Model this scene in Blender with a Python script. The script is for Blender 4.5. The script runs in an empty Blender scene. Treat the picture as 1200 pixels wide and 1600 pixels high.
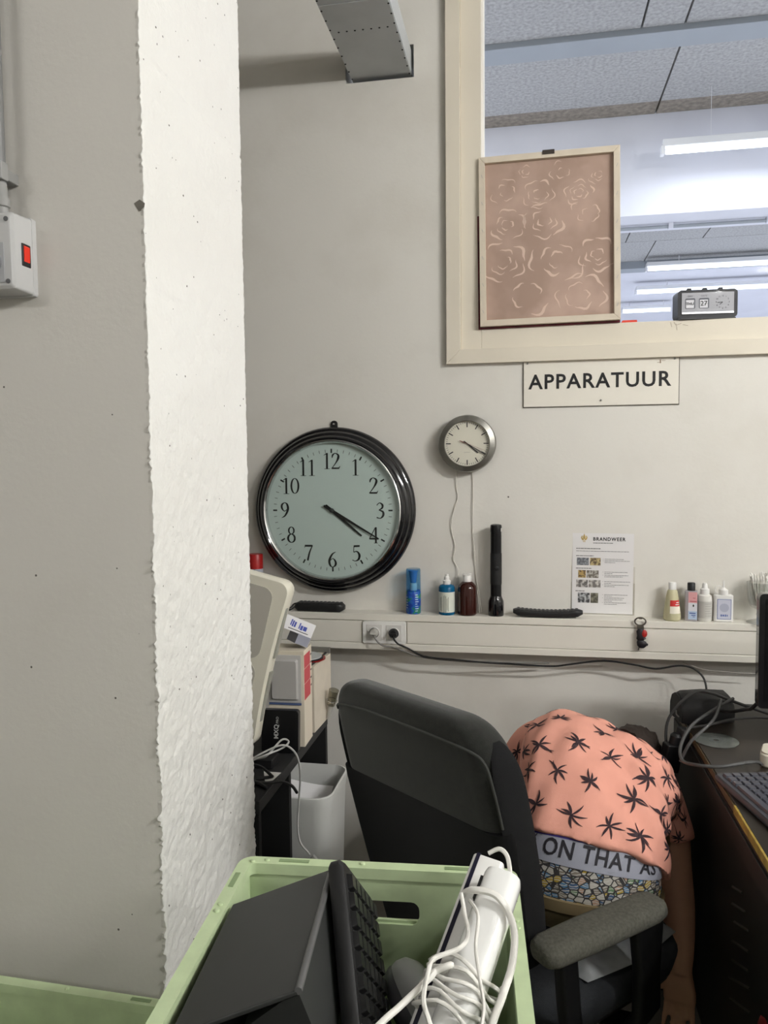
import bpy, bmesh, math, random
import numpy as np
from mathutils import Vector, Matrix, Euler
from mathutils.bvhtree import BVHTree

S = bpy.context.scene
COL = S.collection
rad = math.radians

# ------------------------------------------------------------------ camera, world, exposure
def make_camera():
    yaw, pitch, roll = rad(10.518), rad(3.607), rad(-0.551)
    fw = Vector((-math.sin(yaw)*math.cos(pitch), math.cos(yaw)*math.cos(pitch), -math.sin(pitch)))
    rt = Vector((math.cos(yaw), math.sin(yaw), 0)); up = rt.cross(fw)
    r2 = math.cos(roll)*rt + math.sin(roll)*up; u2 = -math.sin(roll)*rt + math.cos(roll)*up
    m = Matrix((r2, u2, -fw)).transposed().to_4x4(); m.translation = Vector((0, 0, 1.55))
    cd = bpy.data.cameras.new('camera'); co = bpy.data.objects.new('camera', cd); COL.objects.link(co)
    co.matrix_world = m
    cd.sensor_fit = 'VERTICAL'; cd.sensor_height = 24.0; cd.sensor_width = 18.0
    cd.lens = 1200.0/1600.0*24.0
    cd.clip_start = 0.02
    S.camera = co
make_camera()
W = bpy.data.worlds.new('world'); S.world = W; W.use_nodes = True
W.node_tree.nodes['Background'].inputs[0].default_value = (0.8, 0.85, 0.9, 1)
W.node_tree.nodes['Background'].inputs[1].default_value = 0.15
S.view_settings.view_transform = 'Standard'; S.view_settings.look = 'None'
S.view_settings.gamma = 1.0; S.view_settings.use_curve_mapping = False
S.view_settings.exposure = 1.0
S.cycles.use_denoising = True
S.cycles.max_bounces = 7; S.cycles.use_adaptive_sampling = True; S.cycles.adaptive_threshold = 0.06; S.cycles.transparent_max_bounces = 6
S.cycles.caustics_reflective = False; S.cycles.caustics_refractive = False

# lamp powers (watts) of the fluorescent battens: this hall (rear and side are added fill) and the hall behind the window
HALL_KEY, FILL_REAR, FILL_SIDE, NEXT_POWER = 116.0, 34.0, 46.0, 76.0

# ------------------------------------------------------------------ materials
def srgb(c):
    return tuple(((x/255)/12.92 if x/255 <= 0.04045 else ((x/255+0.055)/1.055)**2.4) for x in c)
MATS = {}
def nt(m):
    return m.node_tree.nodes, m.node_tree.links
def mat(name, col, rough=0.5, metal=0.0, noise=0.0, nscale=20.0, bump=0.0, bscale=200.0, spec=0.5,
        emit=None, estr=0.0, alpha=1.0, trans=0.0, ior=1.45, sheen=0.0, coat=0.0):
    if name in MATS: return MATS[name]
    m = bpy.data.materials.new(name); m.use_nodes = True; N, L = nt(m)
    b = N['Principled BSDF']; c = srgb(col)
    b.inputs['Base Color'].default_value = (*c, 1); b.inputs['Roughness'].default_value = rough
    b.inputs['Metallic'].default_value = metal; b.inputs['Specular IOR Level'].default_value = spec
    b.inputs['Transmission Weight'].default_value = trans; b.inputs['IOR'].default_value = ior
    b.inputs['Sheen Weight'].default_value = sheen; b.inputs['Coat Weight'].default_value = coat
    b.inputs['Alpha'].default_value = alpha
    if emit: b.inputs['Emission Color'].default_value = (*srgb(emit), 1); b.inputs['Emission Strength'].default_value = estr
    tc = N.new('ShaderNodeTexCoord')
    if noise:
        n = N.new('ShaderNodeTexNoise'); n.inputs['Scale'].default_value = nscale; n.inputs['Detail'].default_value = 5
        L.new(tc.outputs['Object'], n.inputs['Vector'])
        r = N.new('ShaderNodeMapRange'); r.inputs[1].default_value = 0.3; r.inputs[2].default_value = 0.7
        r.inputs[3].default_value = 1-noise; r.inputs[4].default_value = 1+noise
        L.new(n.outputs['Fac'], r.inputs[0])
        x = N.new('ShaderNodeVectorMath'); x.operation = 'SCALE'; x.inputs[0].default_value = c
        L.new(r.outputs[0], x.inputs['Scale']); L.new(x.outputs[0], b.inputs['Base Color'])
    if bump:
        n = N.new('ShaderNodeTexNoise'); n.inputs['Scale'].default_value = bscale; n.inputs['Detail'].default_value = 4
        L.new(tc.outputs['Object'], n.inputs['Vector'])
        bp = N.new('ShaderNodeBump'); bp.inputs['Strength'].default_value = bump; bp.inputs['Distance'].default_value = 0.002
        L.new(n.outputs['Fac'], bp.inputs['Height']); L.new(bp.outputs[0], b.inputs['Normal'])
    MATS[name] = m; return m

def glass_mat(name, tint=(255, 255, 255), refl=1.0):
    """thin clear sheet: passes light, mirrors a little at grazing angles"""
    if name in MATS: return MATS[name]
    m = bpy.data.materials.new(name); m.use_nodes = True; N, L = nt(m)
    N.remove(N['Principled BSDF']); o = N['Material Output']
    t = N.new('ShaderNodeBsdfTransparent'); t.inputs[0].default_value = (*srgb(tint), 1)
    g = N.new('ShaderNodeBsdfGlossy'); g.inputs['Roughness'].default_value = 0.03
    f = N.new('ShaderNodeLayerWeight'); f.inputs['Blend'].default_value = 0.5
    pw = N.new('ShaderNodeMath'); pw.operation = 'POWER'; pw.inputs[1].default_value = 4.0; L.new(f.outputs['Facing'], pw.inputs[0])
    mu = N.new('ShaderNodeMath'); mu.operation = 'MULTIPLY_ADD'; mu.inputs[1].default_value = 0.5*refl; mu.inputs[2].default_value = 0.02*refl
    L.new(pw.outputs[0], mu.inputs[0])
    x = N.new('ShaderNodeMixShader'); L.new(mu.outputs[0], x.inputs[0]); L.new(t.outputs[0], x.inputs[1]); L.new(g.outputs[0], x.inputs[2])
    L.new(x.outputs[0], o.inputs['Surface']); MATS[name] = m; return m

def paint_mat(name, col, dirt, specks=0.0, speck_scale=14.0, rough=0.6, amount=0.5, scale=(1.2, 1.2, 1.2), bump=0.12, bscale=90, speck_size=0.05):
    """wall paint with broad grubby smears and a few dark pits"""
    m = bpy.data.materials.new(name); m.use_nodes = True; N, L = nt(m); b = N['Principled BSDF']
    b.inputs['Roughness'].default_value = rough; b.inputs['Specular IOR Level'].default_value = 0.3
    tc = N.new('ShaderNodeTexCoord'); mp = N.new('ShaderNodeMapping'); mp.inputs['Scale'].default_value = scale
    L.new(tc.outputs['Object'], mp.inputs['Vector'])
    n = N.new('ShaderNodeTexNoise'); n.inputs['Scale'].default_value = 2.2; n.inputs['Detail'].default_value = 6; n.inputs['Roughness'].default_value = 0.6
    L.new(mp.outputs[0], n.inputs['Vector'])
    r = N.new('ShaderNodeMapRange'); r.inputs[1].default_value = 0.48; r.inputs[2].default_value = 0.78; r.inputs[4].default_value = amount
    L.new(n.outputs['Fac'], r.inputs[0])
    x = N.new('ShaderNodeMix'); x.data_type = 'RGBA'; x.inputs[6].default_value = (*srgb(col), 1); x.inputs[7].default_value = (*srgb(dirt), 1)
    L.new(r.outputs[0], x.inputs[0]); out = x.outputs[2]
    if specks:
        v = N.new('ShaderNodeTexVoronoi'); v.inputs['Scale'].default_value = speck_scale
        L.new(tc.outputs['Object'], v.inputs['Vector'])
        wn = N.new('ShaderNodeTexWhiteNoise'); L.new(v.outputs['Color'], wn.inputs['Vector'])
        gt = N.new('ShaderNodeMath'); gt.operation = 'LESS_THAN'; gt.inputs[1].default_value = specks; L.new(wn.outputs['Value'], gt.inputs[0])
        lt = N.new('ShaderNodeMath'); lt.operation = 'LESS_THAN'; lt.inputs[1].default_value = speck_size; L.new(v.outputs['Distance'], lt.inputs[0])
        mu = N.new('ShaderNodeMath'); mu.operation = 'MULTIPLY'; L.new(gt.outputs[0], mu.inputs[0]); L.new(lt.outputs[0], mu.inputs[1])
        x2 = N.new('ShaderNodeMix'); x2.data_type = 'RGBA'; x2.inputs[7].default_value = (*srgb((98, 94, 88)), 1)
        L.new(mu.outputs[0], x2.inputs[0]); L.new(out, x2.inputs[6]); out = x2.outputs[2]
    L.new(out, b.inputs['Base Color'])
    nb = N.new('ShaderNodeTexNoise'); nb.inputs['Scale'].default_value = bscale; nb.inputs['Detail'].default_value = 4
    L.new(tc.outputs['Object'], nb.inputs['Vector'])
    bp = N.new('ShaderNodeBump'); bp.inputs['Strength'].default_value = bump; bp.inputs['Distance'].default_value = 0.003
    L.new(nb.outputs['Fac'], bp.inputs['Height']); L.new(bp.outputs[0], b.inputs['Normal'])
    MATS[name] = m; return m

# ------------------------------------------------------------------ mesh helpers
class MB:
    def __init__(s): s.v = []; s.f = []
    def add(s, v, f, m=None):
        o = len(s.v); s.v += [tuple(m @ Vector(p)) if m is not None else tuple(p) for p in v]
        s.f += [tuple(i+o for i in q) for q in f]; return s
    def box(s, c, d, m=None):
        x, y, z = (k/2 for k in d); cx, cy, cz = c
        v = [(cx+a*x, cy+b*y, cz+e*z) for a in (-1, 1) for b in (-1, 1) for e in (-1, 1)]
        return s.add(v, [(0, 1, 3, 2), (4, 6, 7, 5), (0, 4, 5, 1), (2, 3, 7, 6), (0, 2, 6, 4), (1, 5, 7, 3)], m)
    def bx(s, x0, x1, y0, y1, z0, z1, m=None):
        return s.box(((x0+x1)/2, (y0+y1)/2, (z0+z1)/2), (abs(x1-x0), abs(y1-y0), abs(z1-z0)), m)
    def lathe(s, prof, n=32, m=None, cap=True):
        v = []; f = []
        for r, z in prof:
            for k in range(n):
                a = 2*math.pi*k/n; v.append((r*math.cos(a), r*math.sin(a), z))
        for i in range(len(prof)-1):
            for k in range(n):
                j = (k+1) % n; f.append((i*n+k, i*n+j, (i+1)*n+j, (i+1)*n+k))
        if cap:
            f.append(tuple(range(n))[::-1]); f.append(tuple((len(prof)-1)*n+k for k in range(n)))
        return s.add(v, f, m)
    def loft(s, rings, cap=True, closed=False, m=None):
        n = len(rings[0]); v = [p for r in rings for p in r]; f = []
        R = len(rings)
        for i in range(R if closed else R-1):
            i2 = (i+1) % R
            for k in range(n):
                j = (k+1) % n; f.append((i*n+k, i*n+j, i2*n+j, i2*n+k))
        if cap and not closed:
            f.append(tuple(range(n))[::-1]); f.append(tuple((R-1)*n+k for k in range(n)))
        return s.add(v, f, m)
    def tube(s, pts, r, n=8, m=None, smooth=0, flat=1.0):
        P = [Vector(p) for p in pts]
        if smooth: P = catmull(P, smooth)
        rr = r if isinstance(r, (list, tuple)) else None
        rings = []; nrm = None
        for i, p in enumerate(P):
            t = (P[min(i+1, len(P)-1)]-P[max(i-1, 0)]).normalized()
            if nrm is None:
                nrm = t.orthogonal().normalized()
            else:
                nrm = (nrm - t*nrm.dot(t)); nrm = nrm.normalized() if nrm.length > 1e-6 else t.orthogonal().normalized()
            bi = t.cross(nrm)
            if rr:
                q = i/(len(P)-1)*(len(rr)-1); a = int(min(q, len(rr)-2)); rad_ = rr[a]+(rr[a+1]-rr[a])*(q-a)
            else: rad_ = r
            rings.append([p+nrm*math.cos(2*math.pi*k/n)*rad_+bi*math.sin(2*math.pi*k/n)*rad_*flat for k in range(n)])
        return s.loft(rings, m=m)
    def prism(s, outline, z0, z1, m=None):
        n = len(outline)
        v = [(x, y, z0) for x, y in outline]+[(x, y, z1) for x, y in outline]
        f = [tuple(range(n))[::-1], tuple(range(n, 2*n))]+[(k, (k+1) % n, n+(k+1) % n, n+k) for k in range(n)]
        return s.add(v, f, m)
    def mesh(s, name='m'):
        me = bpy.data.meshes.new(name); me.from_pydata(s.v, [], s.f); me.update()
        bm = bmesh.new(); bm.from_mesh(me); bmesh.ops.recalc_face_normals(bm, faces=bm.faces); bm.to_mesh(me); bm.free()
        return me

def catmull(P, k):
    P = [Vector(p) for p in P]; out = []
    for i in range(len(P)-1):
        a = P[max(i-1, 0)]; b = P[i]; c = P[i+1]; d = P[min(i+2, len(P)-1)]
        for j in range(k):
            t = j/k
            out.append(0.5*((2*b)+(c-a)*t+(2*a-5*b+4*c-d)*t*t+(3*b-a-3*c+d)*t**3))
    out.append(P[-1]); return out

def rrect(w, h, r, n=5, cx=0.0, cy=0.0):
    o = []
    for qx, qy, a0 in ((1, 1, 0), (-1, 1, 90), (-1, -1, 180), (1, -1, 270)):
        for k in range(n+1):
            a = rad(a0+90*k/n); o.append((cx+qx*(w/2-r)+r*math.cos(a), cy+qy*(h/2-r)+r*math.sin(a)))
    return o

def link(name, me, m, parent=None, loc=(0, 0, 0), rot=(0, 0, 0), smooth=None, bevel=0.0, seg=2, sub=0):
    if isinstance(me, MB): me = me.mesh(name)
    me.name = name
    o = bpy.data.objects.new(name, me); COL.objects.link(o)
    if m is not None and not me.materials: me.materials.append(m)
    o.location = loc; o.rotation_euler = rot
    if parent is not None: o.parent = parent
    if smooth is not None:
        me.shade_smooth()
        if smooth < 179: me.set_sharp_from_angle(angle=rad(smooth))
    if bevel:
        md = o.modifiers.new('bevel', 'BEVEL'); md.width = bevel; md.segments = seg; md.limit_method = 'ANGLE'; md.angle_limit = rad(40)
        if smooth is None:
            me.shade_smooth(); md.harden_normals = True
    if sub:
        md = o.modifiers.new('subdivision', 'SUBSURF'); md.levels = sub; md.render_levels = sub
    return o
def thing(name, label, cat, loc=(0, 0, 0), rot=(0, 0, 0), group=None):
    o = bpy.data.objects.new(name, None); COL.objects.link(o); o.location = loc; o.rotation_euler = rot
    o.empty_display_size = 0.05
    o['label'] = label; o['category'] = cat
    if group: o['group'] = group
    return o
def tag(o, label, cat, group=None):
    o['label'] = label; o['category'] = cat
    if group: o['group'] = group
    return o
def struct(o, label=None):
    o['kind'] = 'structure'
    if label: o['label'] = label
    return o
def text_mesh(s, size, extrude=0.0, bold=0.0, align='CENTER', spacing=1.0, xs=1.0):
    c = bpy.data.curves.new('text', 'FONT'); c.body = s; c.size = size; c.extrude = extrude; c.offset = bold
    c.align_x = align; c.align_y = 'CENTER'; c.resolution_u = 3; c.space_character = spacing
    o = bpy.data.objects.new('text', c); COL.objects.link(o)
    dg = bpy.context.evaluated_depsgraph_get()
    me = bpy.data.meshes.new_from_object(o.evaluated_get(dg))
    bpy.data.objects.remove(o); bpy.data.curves.remove(c)
    if xs != 1.0: me.transform(Matrix.Diagonal((xs, 1, 1, 1)))
    me.materials.clear(); return me
FACE = (rad(90), 0, 0)      # text or plan drawn in XY stands up and looks at the hall (-Y)
def copy_tree(o, parent=None):
    c = o.copy(); COL.objects.link(c); c.parent = parent
    for ch in o.children: copy_tree(ch, c)
    return c

# ------------------------------------------------------------------ shared materials
wall_paint = paint_mat('wall_paint', (224, 221, 214), (205, 200, 190), 0.02, 11.0, amount=0.55)
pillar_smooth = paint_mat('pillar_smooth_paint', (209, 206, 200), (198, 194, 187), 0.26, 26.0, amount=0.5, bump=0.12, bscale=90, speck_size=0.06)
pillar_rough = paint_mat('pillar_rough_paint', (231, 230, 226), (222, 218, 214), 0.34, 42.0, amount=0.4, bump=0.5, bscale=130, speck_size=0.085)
frame_paint = mat('frame_paint', (222, 214, 198), 0.45, noise=0.03, nscale=3)
trunk_plastic = mat('trunk_plastic', (228, 224, 214), 0.4, noise=0.02, nscale=4)
black_plastic = mat('black_plastic', (26, 26, 28), 0.45)
black_gloss = mat('black_gloss', (14, 14, 18), 0.12, coat=0.5)
dark_grey_plastic = mat('dark_grey_plastic', (52, 53, 54), 0.5, bump=0.1, bscale=500)
white_plastic = mat('white_plastic', (232, 231, 228), 0.35)
chrome = mat('chrome', (215, 215, 215), 0.12, 1.0)
brushed = mat('brushed_steel', (150, 148, 142), 0.35, 1.0, noise=0.06, nscale=60)
zinc = mat('galvanised_steel', (184, 187, 188), 0.5, 0.15, noise=0.08, nscale=6)
ink = mat('black_ink', (24, 23, 24), 0.6)
paper = mat('white_paper', (235, 233, 230), 0.7)
clear = glass_mat('clear_glass')

# ================================================================== THE SETTING
def cell_wall(name, xs, zs, holes, y0, y1, m):
    """slab with rectangular openings: only cells outside the holes are filled"""
    solid = lambda i, k: 0 <= i < len(xs)-1 and 0 <= k < len(zs)-1 and (i, k) not in holes
    b = MB()
    for i in range(len(xs)-1):
        for k in range(len(zs)-1):
            if not solid(i, k): continue
            xa, xb, za, zb = xs[i], xs[i+1], zs[k], zs[k+1]
            b.add([(xa, y0, za), (xb, y0, za), (xb, y0, zb), (xa, y0, zb)], [(0, 1, 2, 3)])
            b.add([(xa, y1, za), (xb, y1, za), (xb, y1, zb), (xa, y1, zb)], [(3, 2, 1, 0)])
            if not solid(i-1, k): b.add([(xa, y0, za), (xa, y1, za), (xa, y1, zb), (xa, y0, zb)], [(0, 1, 2, 3)])
            if not solid(i+1, k): b.add([(xb, y0, za), (xb, y1, za), (xb, y1, zb), (xb, y0, zb)], [(0, 1, 2, 3)])
            if not solid(i, k-1): b.add([(xa, y0, za), (xb, y0, za), (xb, y1, za), (xa, y1, za)], [(0, 1, 2, 3)])
            if not solid(i, k+1): b.add([(xa, y0, zb), (xb, y0, zb), (xb, y1, zb), (xa, y1, zb)], [(0, 1, 2, 3)])
    me = b.mesh(name); bm = bmesh.new(); bm.from_mesh(me); bmesh.ops.remove_doubles(bm, verts=bm.verts, dist=1e-5)
    bmesh.ops.recalc_face_normals(bm, faces=bm.faces); bm.to_mesh(me); bm.free()
    return link(name, me, m)

WY = 2.74                     # hall side of the back wall
CEIL = 3.7
wall_back = struct(cell_wall('wall_back', [-4.2, -0.632, -0.388, -0.165, 1.75, 4.2], [0, 2.008, 2.893, 3.003, 3.32, CEIL],
                   {(1, 2), (3, 1), (3, 2), (3, 3)}, WY, WY+0.16, wall_paint), 'off-white painted wall with grubby smears, a window and a duct opening')
floor_mat = mat('floor_concrete', (120, 116, 108), 0.6, noise=0.12, nscale=5)
struct(link('floor', MB().bx(-4.2, 4.2, -4.6, WY+0.16, -0.1, 0), floor_mat), 'dark grey concrete floor')
hall_white = mat('hall_white', (202, 200, 195), 0.8)
struct(link('ceiling', MB().bx(-4.2, 4.2, -4.6, WY+0.16, CEIL, CEIL+0.1), mat('ceiling_paint', (172, 170, 165), 0.8)), 'pale hall ceiling')
struct(link('wall_right', MB().bx(4.2, 4.3, -4.6, WY+0.16, 0, CEIL), hall_white), 'pale side wall')
struct(link('wall_rear', MB().bx(-4.2, 4.2, -4.7, -4.6, 0, CEIL), hall_white), 'pale rear wall')
struct(link('wall_far_left', MB().bx(-4.3, -4.2, -4.6, WY+0.16, 0, CEIL), hall_white), 'pale far left wall')

def smooth_noise(rng, h, w, cell):
    gh, gw = int(h/cell)+3, int(w/cell)+3
    g = rng.random((gh, gw)); y = np.arange(h)/cell; x = np.arange(w)/cell
    yi = y.astype(int); xi = x.astype(int); fy = (y-yi)[:, None]; fx = (x-xi)[None, :]
    fy = fy*fy*(3-2*fy); fx = fx*fx*(3-2*fx)
    a = g[np.ix_(yi, xi)]; b = g[np.ix_(yi, xi+1)]; c = g[np.ix_(yi+1, xi)]; d = g[np.ix_(yi+1, xi+1)]
    return (a*(1-fx)+b*fx)*(1-fy)+(c*(1-fx)+d*fx)*fy

def build_pillar():
    PX, PY0, PY1 = -0.671, 1.30, 1.787
    rng = np.random.default_rng(4)
    nz, ny = 700, 98
    zs = np.linspace(0, CEIL, nz); ys = np.linspace(PY0, PY1, ny)
    h = 0.5*smooth_noise(rng, nz, ny, 4)+0.35*smooth_noise(rng, nz, ny, 2)+0.4*rng.random((nz, ny))
    rough = np.interp(zs, [0, 0.9, 1.25, 1.7, 3.7], [1.0, 1.0, 0.8, 0.45, 0.30])[:, None]
    dx = (h-0.45)*0.0075*rough
    dx[:, 0] = dx[:, 0]*1.2-0.001
    seam = np.exp(-((zs-2.281)/0.004)**2)[:, None]
    dx = dx-0.002*seam
    spike = (rng.random(nz)**5*0.008+rng.random(nz)*0.0010)*rough[:, 0]
    dx[:, 0] -= spike*0.5
    v = []; f = []
    X0 = -4.2
    for i in range(nz):
        for j in range(ny): v.append((PX+dx[i, j], ys[j]-(spike[i] if j == 0 else 0.0), zs[i]))
    for i in range(nz-1):
        for j in range(ny-1):
            a = i*ny+j; f.append((a, a+1, a+ny+1, a+ny))
    nf_right = len(f)
    lo = len(v)
    for i in range(nz): v.append((PX-0.007, PY0, zs[i])); v.append((X0, PY1, zs[i]))
    l2 = len(v); v += [(X0, PY0, 0.0), (X0, PY0, CEIL)]
    for i in range(nz-1):
        f.append((lo+2*i, i*ny, (i+1)*ny, lo+2*i+2))
        f.append((i*ny+ny-1, lo+2*i+1, lo+2*i+3, (i+1)*ny+ny-1))
    f.append((l2, *[lo+2*i for i in range(nz)], l2+1))
    me = bpy.data.meshes.new('wall_left'); me.from_pydata(v, [], f); me.update()
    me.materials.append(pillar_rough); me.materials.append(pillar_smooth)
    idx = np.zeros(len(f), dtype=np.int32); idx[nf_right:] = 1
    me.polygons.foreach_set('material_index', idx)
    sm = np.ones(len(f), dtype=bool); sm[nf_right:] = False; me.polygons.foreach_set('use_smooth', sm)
    o = link('wall_left', me, None)
    struct(o, 'concrete wall end, smooth grey face and bright rough plastered side')
    # chipped plaster at the arris
    c = MB(); c.add([(-0.690, PY0-0.0006, 2.018), (-0.679, PY0-0.0006, 2.024), (-0.669, PY0-0.0006, 2.017), (-0.671, PY0-0.0006, 2.006), (-0.681, PY0-0.0006, 2.003)], [(0, 1, 2, 3, 4)])
    link('plaster_chip', c, mat('bare_concrete', (112, 108, 100), 0.9), o)
build_pillar()

# ---- window in the back wall: outer trim, inner frame, pane
def build_window():
    w = bpy.data.objects.new('window_1', None); COL.objects.link(w); w.location = (0.8, WY, 2.0); struct(w, 'interior window with cream painted wooden frame')
    x0, x1, z0, z1 = -0.155, 1.74, 2.018, 3.31          # clear opening
    L = lambda n, b, m=frame_paint, bv=0.002: link(n, b, m, w, (-0.8, -WY, -2.0), bevel=bv)
    a, t = 0.072, 0.122                                   # inner and outer border widths
    L('frame_bar', MB().bx(x0-a, x0, WY-0.006, WY+0.11, z0-a, z1+a))
    L('frame_bar', MB().bx(x1, x1+a, WY-0.006, WY+0.11, z0-a, z1+a))
    L('frame_bar', MB().bx(x0, x1, WY-0.006, WY+0.11, z0-a, z0))
    L('frame_bar', MB().bx(x0, x1, WY-0.006, WY+0.11, z1, z1+a))
    def mitre(p, q, r, s):
        return MB().loft([[(u, WY-0.022, v) for u, v in (p, q, r, s)], [(u, WY+0.0, v) for u, v in (p, q, r, s)]])
    o = (x0-t, x1+t, z0-t, z1+t); i = (x0-a, x1+a, z0-a, z1+a)
    L('trim_board', mitre((o[0], o[2]), (i[0], i[2]), (i[0], i[3]), (o[0], o[3])), bv=0.0015)
    L('trim_board', mitre((o[0], o[2]), (o[1], o[2]), (i[1], i[2]), (i[0], i[2])), bv=0.0015)
    L('trim_board', mitre((i[1], i[2]), (o[1], o[2]), (o[1], o[3]), (i[1], i[3])), bv=0.0015)
    L('trim_board', mitre((i[0], i[3]), (i[1], i[3]), (o[1], o[3]), (o[0], o[3])), bv=0.0015)
    bead = mat('bead_white', (240, 240, 238), 0.4)
    L('glazing_bead', MB().bx(x0, x0+0.006, WY+0.09, WY+0.11, z0, z1), bead, 0)
    L('glazing_bead', MB().bx(x0+0.006, x1, WY+0.09, WY+0.11, z0, z0+0.006), bead, 0)
    L('pane', MB().bx(x0, x1, WY+0.098, WY+0.102, z0, z1), clear, 0)
    scr = mat('scratch_brown', (150, 132, 112), 0.8)
    sc = MB()
    for px, pz, ln, an in ((0.475, 2.004, .016, -75), (0.492, 1.996, .022, -80), (0.486, 2.008, .012, -60), (0.50, 2.005, .016, 20), (0.52, 2.001, .018, -15)):
        c, s_ = math.cos(rad(an)), math.sin(rad(an)); e = Vector((c*ln/2, 0, s_*ln/2)); nn = Vector((-s_*.0006, 0, c*.0006)); p = Vector((px, WY-0.0066, pz))
        sc.add([p-e-nn, p+e-nn, p+e+nn, p-e+nn], [(0, 1, 2, 3)])
    L('scratch', sc, scr, 0)
build_window()

# ---- hall behind the window
def next_hall():
    concrete = mat('wood_wool_board', (160, 160, 160), 0.95, noise=0.22, nscale=55, bump=0.9, bscale=120)
    white = mat('next_hall_white', (205, 206, 214), 0.8, noise=0.04, nscale=3)
    bluegrey = mat('next_hall_bluegrey', (146, 152, 158), 0.6, noise=0.03, nscale=4)
    z = 3.8
    c = struct(link('ceiling', MB().bx(-4, 9, WY+0.16, 17, z+0.03, z+0.1), mat('joint_shadow', (70, 70, 70), 0.9)), 'raw wood-wool board ceiling of the hall behind the window')
    rows = ((2.92, 4.33, [-4, -2.2, -0.7, 0.585, 0.80, 2.6, 4.4, 9]), (4.5, 5.20, [-4, -2.0, -0.5, 0.818, 2.3, 4.2, 9]), (5.76, 8.4, [-4, -1, 1.0, 1.75, 3.4, 5.2, 9]), (8.4, 9.2, [-4, 0, 1.3, 2.6, 4.4, 9]))
    for ya, yb, xs in rows:
        for xa, xb in zip(xs[:-1], xs[1:]):
            link('ceiling_panel', MB().bx(xa+0.006, xb-0.006, ya+0.004, yb-0.004, z, z+0.04), concrete, c)
    stain = mat('damp_board', (132, 124, 114), 0.95, noise=0.28, nscale=34, bump=0.9, bscale=120)
    for xa, xb in ((-4, -0.5), (-0.5, 0.818), (0.818, 2.3), (2.3, 9)): link('ceiling_panel', MB().bx(xa+0.006, xb-0.006, 5.196, 5.376, z, z+0.04), stain, c)
    link('ceiling_panel', MB().bx(-4, 9, 9.4, 17, z, z+0.04), white, c)
    struct(link('trim_1', MB().bx(-4, 9, 4.33, 4.5, z-0.03, z+0.03), bluegrey, bevel=0.004), 'blue-grey steel rail across the ceiling behind the window')
    struct(link('trim_2', MB().bx(-4, 9, 5.38, 5.76, 3.16, z+0.03), white), 'white downstand beam behind the window')
    struct(link('trim_3', MB().bx(-4, 9, 9.2, 9.4, z-0.08, z+0.03), bluegrey), 'second pale beam far behind the window')
    pipe = bpy.data.objects.new('trim_4', None); COL.objects.link(pipe); pipe.location = (1.5, 5.6, 3.14); struct(pipe, 'thin conduit clipped under the white beam')
    link('conduit', MB().tube([(-3, 0, 0), (5, 0, 0)], 0.012, 8), bluegrey, pipe, smooth=60)
    clip = MB().bx(-0.015, 0.015, -0.02, 0.02, -0.016, 0.02).mesh('clip')
    for k in range(9): link('clip', clip, white, pipe, (-2.4+0.62*k, 0, 0))
    struct(link('floor', MB().bx(-4, 9, WY+0.16, 17, -0.1, 0), mat('next_hall_floor', (175, 175, 178), 0.5)), 'floor of the hall behind the window')
    struct(link('wall_far', MB().bx(-4, 9, 16.9, 17, 0, z), white), 'pale far wall of the hall behind the window')
    struct(link('wall_far_right', MB().bx(8.9, 9, WY+0.16, 17, 0, z), white), 'right wall of the hall behind the window')
    struct(link('wall_next_left', MB().bx(-4.1, -4, WY+0.16, 17, 0, z), white), 'left wall of the hall behind the window')
next_hall()

# ---- fluorescent battens
tube_cool = mat('tube_cool', (235, 240, 255), 0.5, emit=(226, 236, 255), estr=2.5)
tube_warm = mat('tube_neutral', (255, 250, 240), 0.5, emit=(255, 246, 232), estr=3.0)
housing = mat('lamp_housing', (225, 226, 228), 0.4)
def batten(loc, length, label, tube_mat, power, color, rotz=0.0, wid=0.12, hang=0.3, group='fluorescent battens', up=0.0, rod=0.004):
    t = thing('fluorescent_lamp', label, 'lamp', loc, (0, 0, rotz), group)
    link('housing', MB().bx(-length/2, length/2, -wid/2, wid/2, 0.03, 0.075), housing, t, bevel=0.004)
    link('tube', MB().tube([(-length/2+0.02, 0, 0.005), (length/2-0.02, 0, 0.005)], 0.016, 10), tube_mat, t, smooth=60)
    for s in (-1, 1): link('end_cap', MB().bx(s*length/2-0.01, s*length/2+0.01, -0.025, 0.025, -0.015, 0.035), housing, t)
    for s in (-1, 1): link('suspension_rod', MB().bx(s*length*0.35-rod, s*length*0.35+rod, -rod, rod, 0.075, hang), housing, t)
    if tube_mat is tube_warm:                       # bare tubes: they throw light to all sides below the housing
        for k in (-1, 0, 1):
            ld = bpy.data.lights.new('tube_light', 'POINT'); ld.energy = power/3; ld.color = color; ld.shadow_soft_size = 0.07
            lo = bpy.data.objects.new('tube_light', ld); COL.objects.link(lo); lo.parent = t; lo.location = (k*length*0.32, 0, -0.085)
        return t
    ld = bpy.data.lights.new('tube_light', 'AREA'); ld.shape = 'RECTANGLE'; ld.size = length-0.05; ld.size_y = 0.1; ld.energy = power; ld.color = color
    lo = bpy.data.objects.new('tube_light', ld); COL.objects.link(lo); lo.parent = t; lo.location = (0, 0, -0.014)
    if up:
        lu = ld.copy(); lu.energy = power*up; uo = bpy.data.objects.new('tube_light', lu); COL.objects.link(uo); uo.parent = t; uo.location = (0, 0, 0.08); uo.rotation_euler = (math.pi, 0, 0)
    return t
COOL = (0.86, 0.92, 1.0); NEUT = (1.0, 0.995, 0.975)
batten((1.74, 5.06, 3.43), 1.85, 'glowing tube lamp hanging before the white beam behind the window', tube_cool, NEXT_POWER*0.08, COOL, hang=0.37, wid=0.05, rod=0.0012)
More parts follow.
